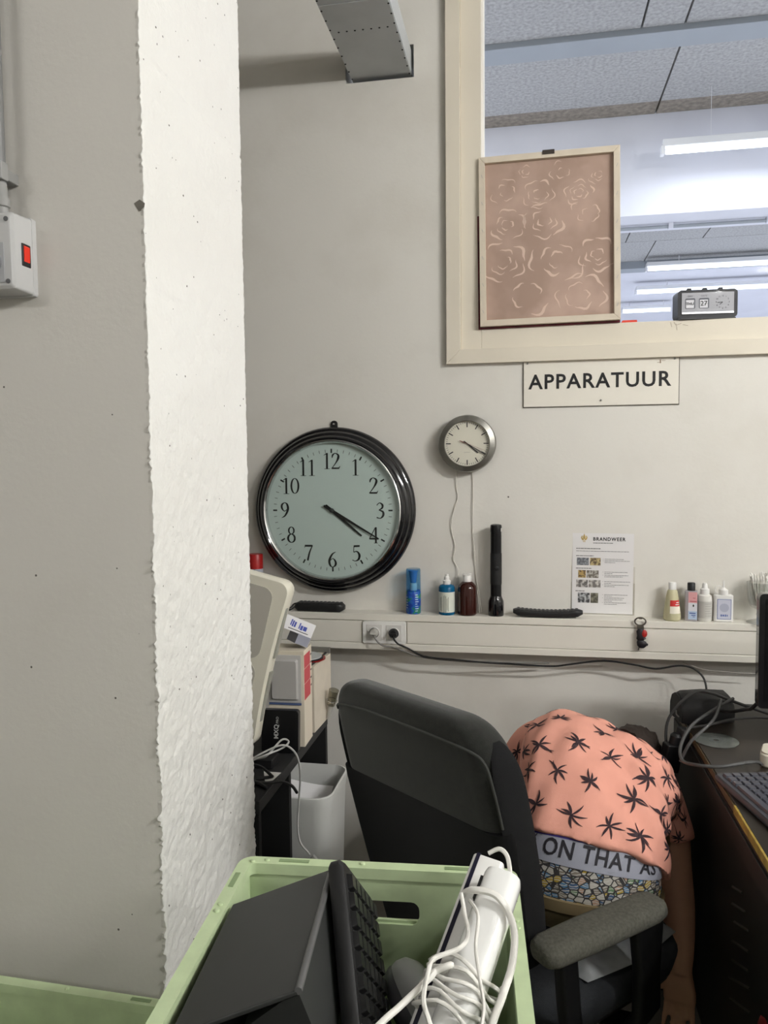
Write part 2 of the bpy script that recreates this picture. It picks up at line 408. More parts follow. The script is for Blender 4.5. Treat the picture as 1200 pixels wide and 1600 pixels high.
batten((2.45, 9.05, 3.66), 2.3, 'glowing tube lamp behind the window, second row above the flip clock', tube_cool, NEXT_POWER, COOL, hang=0.14)
batten((2.6, 10.25, 3.66), 2.5, 'thin glowing tube lamp level with the top of the flip clock', tube_cool, NEXT_POWER, COOL, hang=0.14)
batten((1.66, 11.5, 3.66), 0.66, 'shortest glowing tube lamp just right of the canvas, farthest', tube_cool, NEXT_POWER, COOL, hang=0.14)
batten((4.6, 4.2, 3.66), 1.85, 'unseen tube lamp added to light the next hall, right of the window view', tube_cool, NEXT_POWER*1.6, COOL, hang=0.14)  # added out of view for general light in the next hall
batten((-1.6, 4.4, 3.66), 1.85, 'unseen tube lamp added to light the next hall, left of the window view', tube_cool, NEXT_POWER*1.2, COOL, hang=0.14)  # also added, lifts the next hall from outside the window view
batten((4.8, 7.5, 3.66), 1.85, 'unseen tube lamp added to light the next hall, far right beyond the beam', tube_cool, NEXT_POWER*1.6, COOL, hang=0.14)  # added fill for the next hall beyond the beam, never seen
batten((5.2, 13.5, 3.66), 1.85, 'unseen tube lamp added to brighten the far end of the next hall', tube_cool, NEXT_POWER*2, COOL, hang=0.14)  # extra lamp added out of sight to brighten the far end
batten((2.5, 0.45, 2.95), 1.5, 'fluorescent lamp hanging to the right of the desk', tube_warm, HALL_KEY, NEUT, hang=0.75)
batten((-2.2, -2.0, 3.1), 1.5, 'unseen fill lamp added behind the viewer', tube_warm, FILL_REAR, NEUT, hang=0.6)  # added fill: lightens the grey pillar face and surfaces facing the viewer
batten((2.6, -1.2, 3.1), 1.5, 'unseen fill lamp added far right in the hall', tube_warm, FILL_SIDE, NEUT, hang=0.6)  # second added fill, out of view on the right

# ================================================================== ON THE BACK WALL
def at_wall(x, z, off=0.0): return (x, WY-off, z)

# ---- galvanised cable duct that runs into the wall opening
def build_duct():
    t = thing('cable_duct', 'galvanised steel cable duct passing through the wall at the top', 'duct', (-0.505, 2.0, 2.905))
    w = 0.105
    link('bottom_plate', MB().bx(-w, w, -1.8, 0.86, 0, 0.004), zinc, t)
    for s in (-1, 1): link('side_plate', MB().bx(s*w-0.002, s*w+0.002, -1.8, 0.86, 0.004, 0.085), zinc, t)
    link('cover_plate', MB().bx(-w, w, -1.8, 0.86, 0.085, 0.089), zinc, t)
    link('joint_strip', MB().bx(-w+0.001, w-0.001, 0.292, 0.312, -0.002, 0), zinc, t)
    hole = MB()
    disc = lambda x, y: hole.lathe([(0.0032, -0.0012), (0.0032, 0.0004)], 8, Matrix.Translation((x, y, 0)))
    for k in range(7): disc(-0.078+0.026*k, 0.44)
    for k in range(14):
        for s in (-1, 1): disc(s*(w-0.003), 0.06+0.052*k)
    o = link('punched_hole', hole, mat('hole_dark', (40, 40, 42), 0.9), t)
    o['kind'] = 'stuff'
build_duct()
# dark soot around the duct opening is the depth of the hole itself

# ---- stretched canvas seen from behind
def canvas_mat():
    m = bpy.data.materials.new('canvas_back'); m.use_nodes = True; N, L = nt(m); b = N['Principled BSDF']; b.inputs['Roughness'].default_value = 0.9
    tc = N.new('ShaderNodeTexCoord')
    nz = N.new('ShaderNodeTexNoise'); nz.inputs['Scale'].default_value = 9; nz.inputs['Detail'].default_value = 3; L.new(tc.outputs['Object'], nz.inputs['Vector'])
    mx = N.new('ShaderNodeVectorMath'); mx.operation = 'MULTIPLY_ADD'; mx.inputs[1].default_value = (0.12, 0.12, 0.12); L.new(nz.outputs['Color'], mx.inputs[0]); L.new(tc.outputs['Object'], mx.inputs[2])
    n2 = N.new('ShaderNodeTexNoise'); n2.inputs['Scale'].default_value = 5.5; n2.inputs['Detail'].default_value = 3; L.new(mx.outputs[0], n2.inputs['Vector'])
    cr = N.new('ShaderNodeValToRGB'); e = cr.color_ramp.elements
    e[0].position = 0.38; e[0].color = (*srgb((166, 141, 127)), 1); e[1].position = 0.70; e[1].color = (*srgb((190, 164, 150)), 1)
    L.new(n2.outputs['Fac'], cr.inputs[0]); L.new(cr.outputs[0], b.inputs['Base Color'])
    return m
def build_canvas():
    w, h = 0.468, 0.575
    t = thing('stretched_canvas', 'stretched rose canvas with its pale stretcher bars facing out, standing in the window', 'canvas', (-0.158, WY-0.03, 2.020), (rad(-1.2), rad(-0.6), 0))
    bar = mat('stretcher_wood', (214, 202, 184), 0.7, noise=0.05, nscale=14)
    b = 0.021
    back = link('canvas_cloth', MB().bx(b*0.5, w-b*0.5, 0.016, 0.020, b*0.5, h-b*0.5), canvas_mat(), t)
    red = mat('canvas_edge_red', (92, 34, 40), 0.8, noise=0.5, nscale=18)
    link('painted_edge', MB().bx(-0.007, w, 0.016, 0.034, -0.006, 0.0035), red, t)
    link('painted_edge', MB().bx(-0.007, 0.003, 0.016, 0.034, 0.0035, h), red, t)
    link('painted_edge', MB().bx(w-0.002, w+0.001, 0.016, 0.034, 0.0035, h), red, t)
    link('painted_edge', MB().bx(-0.007, w, 0.016, 0.034, h, h+0.003), red, t)
    q = lambda pts: MB().loft([[(x, 0, z) for x, z in pts], [(x, 0.018, z) for x, z in pts]])
    link('stretcher_bar', q([(0, 0), (w, 0), (w-b, b), (b, b)]), bar, t, bevel=0.001)
    link('stretcher_bar', q([(0, h), (w, h), (w-b, h-b), (b, h-b)]), bar, t, bevel=0.001)
    link('stretcher_bar', q([(0, 0), (b, b), (b, h-b), (0, h)]), bar, t, bevel=0.001)
    link('stretcher_bar', q([(w, 0), (w-b, b), (w-b, h-b), (w, h)]), bar, t, bevel=0.001)
    link('hanger', MB().bx(0.215, 0.255, -0.003, 0.0, h-0.010, h+0.004), mat('hanger_brown', (60, 52, 46), 0.6), t)
    st = MB().bx(-0.006, 0.006, -0.0012, 0.001, -0.0008, 0.0008).mesh('staple')
    sm = mat('staple_steel', (185, 182, 176), 0.4, 0.6)
    for k in range(6):
        link('staple', st, sm, t, (0.011, 0, 0.05+k*0.092), (0, rad(70), 0))
        link('staple', st, sm, t, (w-0.010, 0, 0.05+k*0.092), (0, rad(110), 0))
    # rose petals showing through the cloth as pale curved strokes
    rng = random.Random(7); pet = MB(); pale = mat('petal_pale', (212, 188, 174), 0.9)
    def arc(cx, cz, r, a0, a1, wd, sq=0.85):
        n = 9; inn = []; out = []
        for k in range(n+1):
            u = k/n; a = rad(a0+(a1-a0)*u); ww = wd*math.sin(math.pi*min(max(u, 0.04), 0.96)); rr = r*(1+0.10*math.sin(5*a+cx*40))
            out.append((cx+(rr+ww/2)*math.cos(a), 0.0157, cz+(rr+ww/2)*math.sin(a)*sq)); inn.append((cx+(rr-ww/2)*math.cos(a), 0.0157, cz+(rr-ww/2)*math.sin(a)*sq))
        for k in range(n): pet.add([out[k], out[k+1], inn[k+1], inn[k]], [(0, 1, 2, 3)])
    roses = [(0.265, 0.215, 0.092), (0.080, 0.220, 0.075), (0.220, 0.350, 0.066), (0.365, 0.365, 0.058), (0.395, 0.225, 0.062), (0.095, 0.345, 0.058),
             (0.335, 0.435, 0.046), (0.20, 0.44, 0.052), (0.09, 0.455, 0.05), (0.40, 0.49, 0.036), (0.28, 0.51, 0.04), (0.16, 0.52, 0.036), (0.16, 0.10, 0.08), (0.34, 0.09, 0.08)]
    for i, (cx, cz, r) in enumerate(roses):
        for lay, (n_, rr) in enumerate(((5, 1.0), (4, 0.62), (3, 0.34))):
            a0 = rng.uniform(0, 360)
            for q_ in range(n_):
                if rng.random() < (0.22 if i < 8 else 0.4): continue
                a = a0+360*q_/n_+rng.uniform(-12, 12); sp = 180/n_*rng.uniform(0.75, 1.15)
                ox, oz = cx+0.42*rr*r*math.cos(rad(a)), cz+0.36*rr*r*math.sin(rad(a))
                arc(ox, oz, r*rr*0.62, a-sp*1.25, a+sp*1.25, r*rng.uniform(0.06, 0.17)*(1.0 if lay == 0 else 0.7), 0.88)
    o = link('rose_print', pet, pale, t); o['kind'] = 'stuff'
build_canvas()

# ---- flip calendar clock on the sill
def build_alarm():
    t = thing('flip_clock', 'black flip calendar clock reading THU 27 on the window frame', 'clock', (0.588, WY-0.01, 2.018), (0, 0, rad(4)))
    w, h, d = 0.190, 0.092, 0.06
    body = MB().loft([[(x, 0, z) for x, z in rrect(w, h, 0.012, 4, 0, h/2+0.004)], [(x, d, z) for x, z in rrect(w*1.02, h*1.02, 0.014, 4, 0, h/2+0.004)]])
    link('case', body, mat('clock_case', (22, 23, 29), 0.5), t, smooth=40)
    silver = mat('clock_silver', (168, 169, 176), 0.45)
    link('dial_plate', MB().bx(-0.083, 0.083, -0.002, 0, 0.022, 0.086), silver, t)
    link('chrome_strip', MB().bx(-0.083, 0.083, -0.0045, 0, 0.016, 0.023), mat('bright_trim', (235, 235, 240), 0.2, 0.4), t, bevel=0.001)
    for x, s, l in ((-0.056, 'THU', 'DAY'), (-0.012, '27', 'DATE')):
        wdw = link('card_window', MB().loft([[(u, -0.0025, v) for u, v in rrect(0.032, 0.034, 0.004, 3, x, 0.051)], [(u, -0.002, v) for u, v in rrect(0.032, 0.034, 0.004, 3, x, 0.051)]]), mat('window_dark', (84, 86, 96), 0.5), t)
        link('flip_card', MB().bx(x-0.0135, x+0.012, -0.0035, -0.0025, 0.036, 0.0625), mat('card_white', (222, 222, 228), 0.5), wdw)
        link('split_line', MB().bx(x-0.0135, x+0.012, -0.0038, -0.0034, 0.0490, 0.0496), ink, wdw)
        link('card_lettering', text_mesh(s, 0.0122 if len(s) == 3 else 0.0220, bold=0.0003), ink, wdw, (x-0.001, -0.0040, 0.0495), FACE)
        link('caption', text_mesh(l, 0.0078, bold=0.0001), mat('caption_grey', (110, 110, 116), 0.6), t, (x, -0.0024, 0.0745), FACE)
    for k in range(1, 13):
        a = rad(90-30*k); link('numeral', text_mesh(str(k), 0.0068, bold=0.0001), ink, t, (0.047+0.0205*math.cos(a), -0.0024, 0.053+0.0205*math.sin(a)), FACE)
    for a, l in ((-175, 0.017), (-140, 0.012)):
        e = Vector((math.cos(rad(a)), 0, math.sin(rad(a)))); n = Vector((-e.z, 0, e.x))*0.0009; p = Vector((0.047, -0.003, 0.053))
        link('clock_hand', MB().loft([[p+n, p-n, p-n+e*l, p+n+e*l], [q_+Vector((0, -0.0005, 0)) for q_ in (p+n, p-n, p-n+e*l, p+n+e*l)]]), ink, t)
    for x in (-0.055, -0.005, 0.045): link('top_button', MB().bx(x-0.007, x+0.007, 0.012, 0.03, 0.095, 0.104), mat('clock_case', (22, 23, 29), 0.5), t, bevel=0.0015)
    link('front_glass', MB().bx(-0.084, 0.084, -0.0062, -0.0056, 0.016, 0.088), clear, t)
    link('base_strip', MB().bx(-0.09, 0.09, 0.0, 0.055, 0, 0.004), black_plastic, t)
build_alarm()
tag(link('orange_block', MB().bx(-0.025, 0.025, 0, 0.03, 0, 0.012), mat('orange_red', (214, 70, 50), 0.5), loc=(0.345, WY+0.02, 2.018), bevel=0.003), 'small orange-red block lying on the window frame beside the canvas', 'block')

# ---- lettered sign
def build_sign():
    t = thing('wall_sign', 'white enamel sign lettered APPARATUUR under the window', 'sign', (0.246, WY, 1.741))
    link('sign_plate', MB().bx(-0.256, 0.256, -0.006, 0, 0, 0.161), mat('sign_white', (232, 227, 216), 0.4, noise=0.02, nscale=5), t, bevel=0.0015)
    link('plate_back', MB().bx(-0.2585, 0.2585, -0.0035, 0, -0.0025, 0.1635), mat('sign_edge', (96, 90, 82), 0.7), t)
    me = text_mesh('APPARATUUR', 0.070, 0.0003, bold=0.0013, spacing=1.13)
    xs = [v.co.x for v in me.vertices]; k = 0.472/(max(xs)-min(xs)); c = (max(xs)+min(xs))/2
    me.transform(Matrix.Translation((-c*k, 0, 0)) @ Matrix.Diagonal((k, 1.0, 1, 1)))
    link('lettering', me, ink, t, (-0.004, -0.0064, 0.083), FACE)
    for x, z in ((-0.243, 0.150), (0.242, 0.151), (0.004, 0.018)):
        link('screw', MB().lathe([(0.0035, 0), (0.0035, 0.002), (0.002, 0.0028)], 10), brushed, t, (x, -0.006, z), FACE, smooth=40)
    sc = MB(); sc.bx(0.186, 0.199, -0.0063, -0.006, 0.139, 0.1405); sc.box((0.196, -0.0062, 0.143), (0.004, 0.0004, 0.012)); sc.bx(0.2, 0.212, -0.0063, -0.006, 0.145, 0.1462)
    link('scratch', sc, mat('scratch_brown', (150, 132, 112), 0.8), t)
build_sign()

# ---- serif numerals drawn as swelling strokes
def ell(cx, cy, rx, ry, thin=0.035, thick=0.12, n=20):
    return [(cx+rx*math.cos(2*math.pi*k/n), cy+ry*math.sin(2*math.pi*k/n), thin+(thick-thin)*abs(math.cos(2*math.pi*k/n))) for k in range(n+1)]
SIX = [(.50, .97, .03), (.27, .82, .10), (.09, .45, .14), (.13, .14, .12), (.29, .02, .045), (.47, .14, .12), (.48, .36, .12), (.32, .55, .05), (.12, .42, .05)]
GLYPH = {
 '0': [(ell(.3, .5, .23, .47), 0)],
 '1': [([(.3, .0, .12), (.3, 1, .12)], 0), ([(.12, .015, .03), (.48, .015, .03)], 0), ([(.28, .97, .06), (.10, .86, .03)], 0)],
 '2': [([(.07, .70, .05), (.11, .87, .10), (.27, .975, .05), (.46, .86, .12), (.45, .66, .14), (.30, .38, .07), (.03, .03, .04)], 1), ([(.03, .05, .10), (.50, .05, .10), (.57, .18, .03)], 0)],
 '3': [([(.07, .82, .06), (.25, .97, .05), (.43, .84, .12), (.40, .65, .10), (.20, .53, .04)], 1), ([(.20, .53, .04), (.45, .42, .12), (.47, .2, .14), (.30, .02, .06), (.06, .07, .07)], 1)],
 '4': [([(.41, 0, .12), (.41, 1, .12)], 0), ([(.38, .98, .05), (.0, .28, .05)], 0), ([(.0, .28, .09), (.58, .28, .09)], 0), ([(.28, .015, .03), (.54, .015, .03)], 0)],
 '5': [([(.14, .96, .05), (.11, .55, .04)], 0), ([(.13, .93, .12), (.50, .95, .11)], 0), ([(.11, .56, .05), (.33, .60, .08), (.48, .38, .14), (.42, .12, .12), (.22, .01, .05), (.03, .07, .06)], 1)],
 '6': [(SIX, 1)], '9': [([(.6-x, 1-y, w) for x, y, w in SIX], 1)],
 '7': [([(.04, .93, .12), (.55, .93, .12)], 0), ([(.54, .95, .05), (.34, .5, .10), (.22, 0, .12)], 1), ([(.05, .95, .03), (.03, .80, .03)], 0)],
 '8': [(ell(.3, .76, .17, .22, .04, .10), 0), (ell(.3, .27, .22, .26, .04, .13), 0)],
}
def numeral(s, h, y=0.0):
    b = MB(); adv = 0.56; x0 = -adv*len(s)/2+(-0.02)
    for ci, ch in enumerate(s):
        for st, sm in GLYPH[ch]:
            P = [Vector(p) for p in st]
            if sm: P = catmull(P, 6)
            L = []; R = []
            for i, p in enumerate(P):
                d = P[min(i+1, len(P)-1)]-P[max(i-1, 0)]; d.z = 0
                n = Vector((-d.y, d.x, 0)).normalized()*p.z/2
                q = Vector((p.x, p.y, 0))
                L.append(q+n); R.append(q-n)
            k = len(P)
            v = [((p.x+x0+ci*adv)*h, (p.y-0.5)*h, 0) for p in L+R]
            b.add(v, [(i, i+1, k+i+1, k+i) for i in range(k-1)])
    return b

def hand_mesh(ang, l, tail, w0, w1, th=0.0012):
    a = rad(90-ang); e = Vector((math.cos(a), math.sin(a), 0)); n = Vector((-e.y, e.x, 0))
    pts = [-e*tail+n*w0*0.7, -e*tail-n*w0*0.7, -n*w0, e*l-n*w1, e*l+n*w1, n*w0]
    return MB().prism([(p.x, p.y) for p in pts], 0, th)

def build_big_clock():
    R = 0.300
    t = thing('wall_clock', 'large round wall clock with black moulded rim and serif numerals', 'clock', (-0.690, WY, 1.383), FACE)
    prof = [(0.0, 0.001), (R-0.01, 0.001), (R, 0.008), (R+0.001, 0.022), (R-0.006, 0.032), (R-0.013, 0.035), (R-0.016, 0.046), (R-0.023, 0.054), (R-0.030, 0.057),
            (R-0.034, 0.066), (R-0.041, 0.071), (R-0.046, 0.068), (R-0.046, 0.050), (0.0, 0.050)]
    link('rim', MB().lathe(prof, 96, cap=False), black_gloss, t, smooth=40)
    link('chrome_ring', MB().lathe([(R-0.046, 0.050), (R-0.045, 0.069), (R-0.049, 0.072), (R-0.054, 0.068), (R-0.058, 0.0505)], 96, cap=False), chrome, t, smooth=50)
    fr = 0.243
    link('dial', MB().lathe([(fr, 0.0500), (fr, 0.0512)], 72), mat('dial_pale', (218, 226, 223), 0.55), t, (0, 0, 0))
    for k in range(60):
        a = rad(6*k); big = k % 5 == 0; w = 0.0028 if big else 0.0008; r0, r1 = (0.207, 0.222) if big else (0.209, 0.220)
        link('minute_mark', MB().bx(-w, w, r0, r1, 0.0512, 0.0516), ink, t, rot=(0, 0, -a))
    for k in range(1, 13):
        a = rad(90-30*k); r = 0.178
        link('numeral', numeral(str(k), 0.058), ink, t, (r*math.cos(a), r*math.sin(a), 0.0517))
    link('hour_hand', hand_mesh(130, 0.142, 0.03, 0.0055, 0.0028), ink, t, (0, 0, 0.054))
    link('minute_hand', hand_mesh(120.5, 0.200, 0.034, 0.0055, 0.0020), ink, t, (0, 0, 0.057))
    link('hub', MB().lathe([(0.008, 0.05), (0.008, 0.060), (0.004, 0.062)], 20), mat('hub_dark', (60, 60, 60), 0.4), t, smooth=40)
    link('front_glass', MB().lathe([(0.248, 0.0640), (0.248, 0.0648)], 64), glass_mat('clock_glass', (248, 251, 250), 1.0), t)
    ey = MB().prism(rrect(0.026, 0.034, 0.012, 5, 0, R+0.008), 0.0, 0.006)
    link('hanging_eye', ey, black_plastic, t, bevel=0.001); link('nail', MB().lathe([(0.004, 0.0), (0.004, 0.010), (0.002, 0.012)], 10), chrome, t, (0, R+0.012, 0))
build_big_clock()

def build_small_clock():
    t = thing('wall_clock', 'small round steel wall clock hanging below the window frame corner', 'clock', (-0.204, WY, 1.617), FACE)
    R = 0.100
    link('case', MB().lathe([(R-0.012, 0.0), (R, 0.012), (R, 0.036), (R-0.003, 0.043), (R-0.020, 0.049), (R-0.0215, 0.047), (R-0.0215, 0.036)], 64, cap=False), brushed, t, smooth=35)
    link('dial', MB().lathe([(R-0.021, 0.030), (R-0.021, 0.0362)], 48), mat('dial_cream', (226, 222, 206), 0.5), t)
    for k in range(60):
        a = rad(6*k); big = k % 5 == 0; w = 0.0018 if big else 0.0006; r0, r1 = (0.057, 0.0745) if big else (0.069, 0.0745)
        link('minute_mark', MB().bx(-w, w, r0, r1, 0.0362, 0.0366), ink, t, rot=(0, 0, -a))
    link('maker_mark', MB().bx(-0.011, 0.010, -0.031, -0.0302, 0.0362, 0.0365), mat('mark_grey', (120, 116, 108), 0.6), t)
    link('hour_hand', hand_mesh(130.8, 0.050, 0.014, 0.0016, 0.0021, 0.0008), ink, t, (0, 0, 0.0385))
    link('minute_hand', hand_mesh(121.5, 0.074, 0.014, 0.0013, 0.0016, 0.0008), ink, t, (0, 0, 0.0400))
    link('second_hand', hand_mesh(111.6, 0.071, 0.026, 0.0004, 0.0003, 0.0005), mat('second_red', (120, 40, 34), 0.5), t, (0, 0, 0.0415))
    link('second_counterweight', hand_mesh(291.6, 0.028, -0.012, 0.0014, 0.0012, 0.0006), mat('second_red', (120, 40, 34), 0.5), t, (0, 0, 0.0415))
    link('front_glass', MB().lathe([(R-0.022, 0.0440), (R-0.022, 0.0446)], 48), clear, t)
build_small_clock()
cord = mat('white_cord', (226, 222, 212), 0.5)
def wire(name, pts, r, m, label, cat='cable', sm=6, group=None):
    return tag(link(name, MB().tube(pts, r, 6, smooth=sm), m, smooth=60), label, cat, group)
y = WY-0.004
wire('clock_cord', [(-0.243, y-.01, 1.56), (-0.245, y, 1.466), (-0.240, y, 1.43), (-0.249, y, 1.398), (-0.262, y-.003, 1.346), (-0.262, y, 1.306), (-0.252, y, 1.262), (-0.251, y-.002, 1.237), (-0.258, y, 1.208), (-0.248, y, 1.186), (-0.239, y-.005, 1.170), (-0.238, y-.006, 1.152), (-0.246, y-.004, 1.140)], 0.0016, cord, 'wavy thin white cord hanging under the small clock, left one')
wire('clock_cord', [(-0.190, y-.012, 1.56), (-0.187, y, 1.50), (-0.186, y-.002, 1.375), (-0.187, y, 1.30), (-0.182, y-.002, 1.238), (-0.176, y, 1.146), (-0.166, y-.004, 1.09), (-0.160, y-.01, 1.045), (-0.157, y-.014, 1.022), (-0.164, y-.012, 1.020), (-0.166, y-.01, 1.06), (-0.172, y-.006, 1.10)], 0.0016, cord, 'straight thin white cord from the small clock down to the ledge')
link('inline_clip', MB().box((-0.181, y-0.004, 1.225), (0.005, 0.004, 0.026)), cord, bpy.data.objects['clock_cord.001'], bevel=0.001)

# ---- fire brigade notice in a plastic sleeve
def build_poster():
    t = thing('notice_sheet', 'laminated BRANDWEER notice sheet with small photos on the wall', 'poster', (0.2605, WY-0.001, 1.168), (rad(-0.6), rad(0.6), 0))
    w, h = 0.205, 0.292
    link('sleeve', MB().bx(-w/2-0.003, w/2+0.006, 0.0008, 0.0014, -h/2-0.003, h/2+0.014), glass_mat('sleeve_clear', (244, 243, 240), 1.2), t)
    link('sheet', MB().bx(-w/2, w/2, -0.0004, 0.0004, -h/2, h/2), mat('notice_paper', (228, 226, 226), 0.35), t)
    U = lambda u: -w/2+u*w                      # sheet fractions, left to right, top to bottom
    V = lambda v: h/2-v*h
    yy = -0.0008
    me = text_mesh('BRANDWEER', 0.0165, bold=0.0005, spacing=1.22); xs = [v.co.x for v in me.vertices]; k = 0.108/(max(xs)-min(xs)); me.transform(Matrix.Diagonal((k, 1, 1, 1)))
    link('heading', me, ink, t, (U(0.335)+0.054, yy, V(0.112)), FACE)
    gold = mat('crest_gold', (186, 160, 92), 0.6); cr = MB()
    for s in (-1, 1):
        pts = [(0, -0.010), (s*0.007, -0.007), (s*0.011, 0.0), (s*0.009, 0.007), (s*0.005, 0.008), (s*0.007, 0.002), (s*0.003, -0.003)]
        cr.prism(pts, 0, 0.0002)
    cr.prism([(-0.003, -0.004), (0.003, -0.004), (0.0045, 0.003), (0.001, 0.012), (0, 0.017), (-0.002, 0.010), (-0.0045, 0.003)], 0, 0.0003)
    cr.prism([(-0.005, -0.0135), (0.005, -0.0135), (0.004, -0.0115), (-0.004, -0.0115)], 0, 0.0002)
    link('crest', cr, gold, t, (U(0.19), yy, V(0.10)), FACE)
    gr = mat('print_grey', (92, 90, 90), 0.6); rng = random.Random(3)
    def line(u0, u1, v, th=0.0013):
        b = MB(); x = U(u0)
        while x < U(u1)-0.002:
            l = rng.uniform(0.004, 0.012); e = min(x+l, U(u1)); b.bx(x, e, yy-0.0001, yy, V(v)-th/2, V(v)+th/2); x = e+0.0012
        return b
    for u0, u1, v, th in ((.338, .66, .158, .0022), (.06, .46, .225, .0026), (.06, .92, .256, .0016), (.06, .35, .312, .0024), (.06, .32, .462, .0024), (.06, .21, .735, .0024),
                          (.53, .84, .348, .0014), (.53, .94, .368, .0014), (.53, .70, .388, .0014), (.53, .92, .502, .0014), (.53, .66, .520, .0014), (.53, .92, .54, .0014), (.53, .83, .558, .0014),
                          (.53, .95, .615, .0014), (.53, .64, .635, .0014), (.53, .93, .655, .0014), (.53, .70, .675, .0014), (.53, .92, .772, .0014), (.53, .66, .79, .0014), (.53, .86, .81, .0014), (.53, .83, .83, .0014), (.53, .66, .848, .0014), (.53, .90, .866, .0014), (.53, .74, .885, .0014)):
        link('text_line', line(u0, u1, v, th), gr, t)
    for v in (.348, .368, .502, .54, .615, .655, .772, .81, .866): link('bullet', MB().bx(U(.502), U(.510), yy-0.0001, yy, V(v)-.0007, V(v)+.0007), gr, t)
    pics = ((.075, .27, .335, .425, (96, 98, 104), (150, 155, 160), 60), (.29, .465, .335, .425, (92, 76, 58), (196, 178, 128), 45), (.10, .225, .485, .575, (190, 160, 100), (84, 70, 56), 70), (.24, .435, .485, .575, (110, 102, 94), (190, 186, 178), 50),
            (.07, .26, .60, .69, (100, 96, 94), (204, 200, 196), 40), (.275, .47, .60, .69, (120, 116, 112), (208, 204, 198), 42), (.10, .295, .755, .875, (62, 62, 64), (190, 192, 194), 34), (.31, .435, .755, .875, (78, 76, 66), (136, 134, 118), 40))
    for i, (u0, u1, v0, v1, ca, cb, sc) in enumerate(pics):
        m = bpy.data.materials.new('notice_photo'); m.use_nodes = True; N, L = nt(m); tc = N.new('ShaderNodeTexCoord'); n = N.new('ShaderNodeTexNoise'); n.inputs['Scale'].default_value = sc*2.2; n.inputs['Detail'].default_value = 2
        L.new(tc.outputs['Object'], n.inputs['Vector']); r = N.new('ShaderNodeValToRGB'); r.color_ramp.elements[0].position = .42; r.color_ramp.elements[1].position = .62
        r.color_ramp.elements[0].color = (*srgb(ca), 1); r.color_ramp.elements[1].color = (*srgb(cb), 1); L.new(n.outputs['Fac'], r.inputs[0]); L.new(r.outputs[0], N['Principled BSDF'].inputs['Base Color'])
        link('photo', MB().bx(U(u0), U(u1), yy-0.0002, yy, V(v1), V(v0)), m, t)
build_poster()

# ---- cable trunking with sockets
TF = 2.665; TZ0, TZ1 = 0.884, 1.014
def build_trunk():
    t = thing('cable_trunking', 'long white cable trunking along the wall serving as a ledge', 'trunking', (0, WY, TZ0))
    X0, X1 = -2.2, 2.6; D = WY-TF
    prof = [(0, 0), (0, 0.130), (-D, 0.130), (-D, 0.106), (-D+0.008, 0.104), (-D+0.008, 0.026), (-D, 0.024), (-D, 0)]
    link('channel', MB().loft([[(x, yy_, z) for yy_, z in prof] for x in (X0, X1)]), trunk_plastic, t, bevel=0.002)
    sx0, sx1 = -0.578, -0.418
    link('cover', MB().bx(X0, sx0-0.002, -D+0.001, -D+0.008, 0.0265, 0.1035), trunk_plastic, t, bevel=0.001)
    link('cover', MB().bx(sx1+0.003, X1, -D+0.001, -D+0.008, 0.0265, 0.1035), trunk_plastic, t, bevel=0.001)
    pl = link('socket_plate', MB().loft([[(x, -D+0.007, z) for x, z in rrect(0.158, 0.082, 0.006, 3, (sx0+sx1)/2, 0.064)], [(x, -D-0.006, z) for x, z in rrect(0.154, 0.078, 0.006, 3, (sx0+sx1)/2, 0.064)]]), white_plastic, t, smooth=40)
    for i, (cx, col) in enumerate(((-0.533, 0), (-0.462, 1))):
        s = link('socket', MB().box((cx, -D-0.0065, 0.064), (0.056, 0.003, 0.058)), mat('socket_insert', (212, 210, 206), 0.4), pl, bevel=0.001)
        link('socket_well', MB().lathe([(0.0185, -0.0085), (0.0205, -0.0085), (0.0205, -0.001), (0.0185, -0.001)], 32, Matrix.Translation((cx, -D-0.0005, 0.064)) @ Euler(FACE).to_matrix().to_4x4() @ Matrix.Translation((0, 0, 0.009+0.0055)), cap=False), white_plastic, pl, smooth=40)
        link('socket_hole', MB().lathe([(0.0188, 0), (0.0188, 0.0006)], 24, Matrix.Translation((cx, -D-0.0082, 0.064)) @ Euler(FACE).to_matrix().to_4x4()), mat('socket_shade', (120, 118, 114), 0.6), pl)
build_trunk()
def plug(cx, m, label):
    t = thing('power_plug', label, 'plug', (cx, TF-0.0095, TZ0+0.064), FACE)
    link('plug_body', MB().lathe([(0.0165, 0), (0.0165, 0.010), (0.012, 0.018), (0.0, 0.0185)], 24, cap=False), m, t, smooth=40)
    link('plug_grip', MB().box((0, 0, 0.018), (0.026, 0.008, 0.012)), m, t, bevel=0.002)
grey_cable = mat('grey_cable', (128, 126, 122), 0.5); black_cable = mat('black_cable', (30, 30, 31), 0.5)
plug(-0.533, mat('plug_grey', (176, 174, 168), 0.5), 'grey plug in the left socket of the trunking'); plug(-0.462, black_plastic, 'black plug in the right socket of the trunking')
yf = TF-0.02
wire('power_cable', [(-0.533, yf-.006, .944), (-0.520, yf-.012, .925), (-0.50, yf-.008, .908), (-0.46, TF-.006, .895), (-0.41, TF-.006, .878), (-0.36, TF-.004, .864), (-0.29, TF+.0, .857), (-0.20, TF+.004, .852), (-0.1, TF+.012, .853), (0.0, TF+.02, .852), (0.08, TF+.03, .852)], 0.0030, grey_cable, 'grey power cable drooping from the left socket under the trunking')
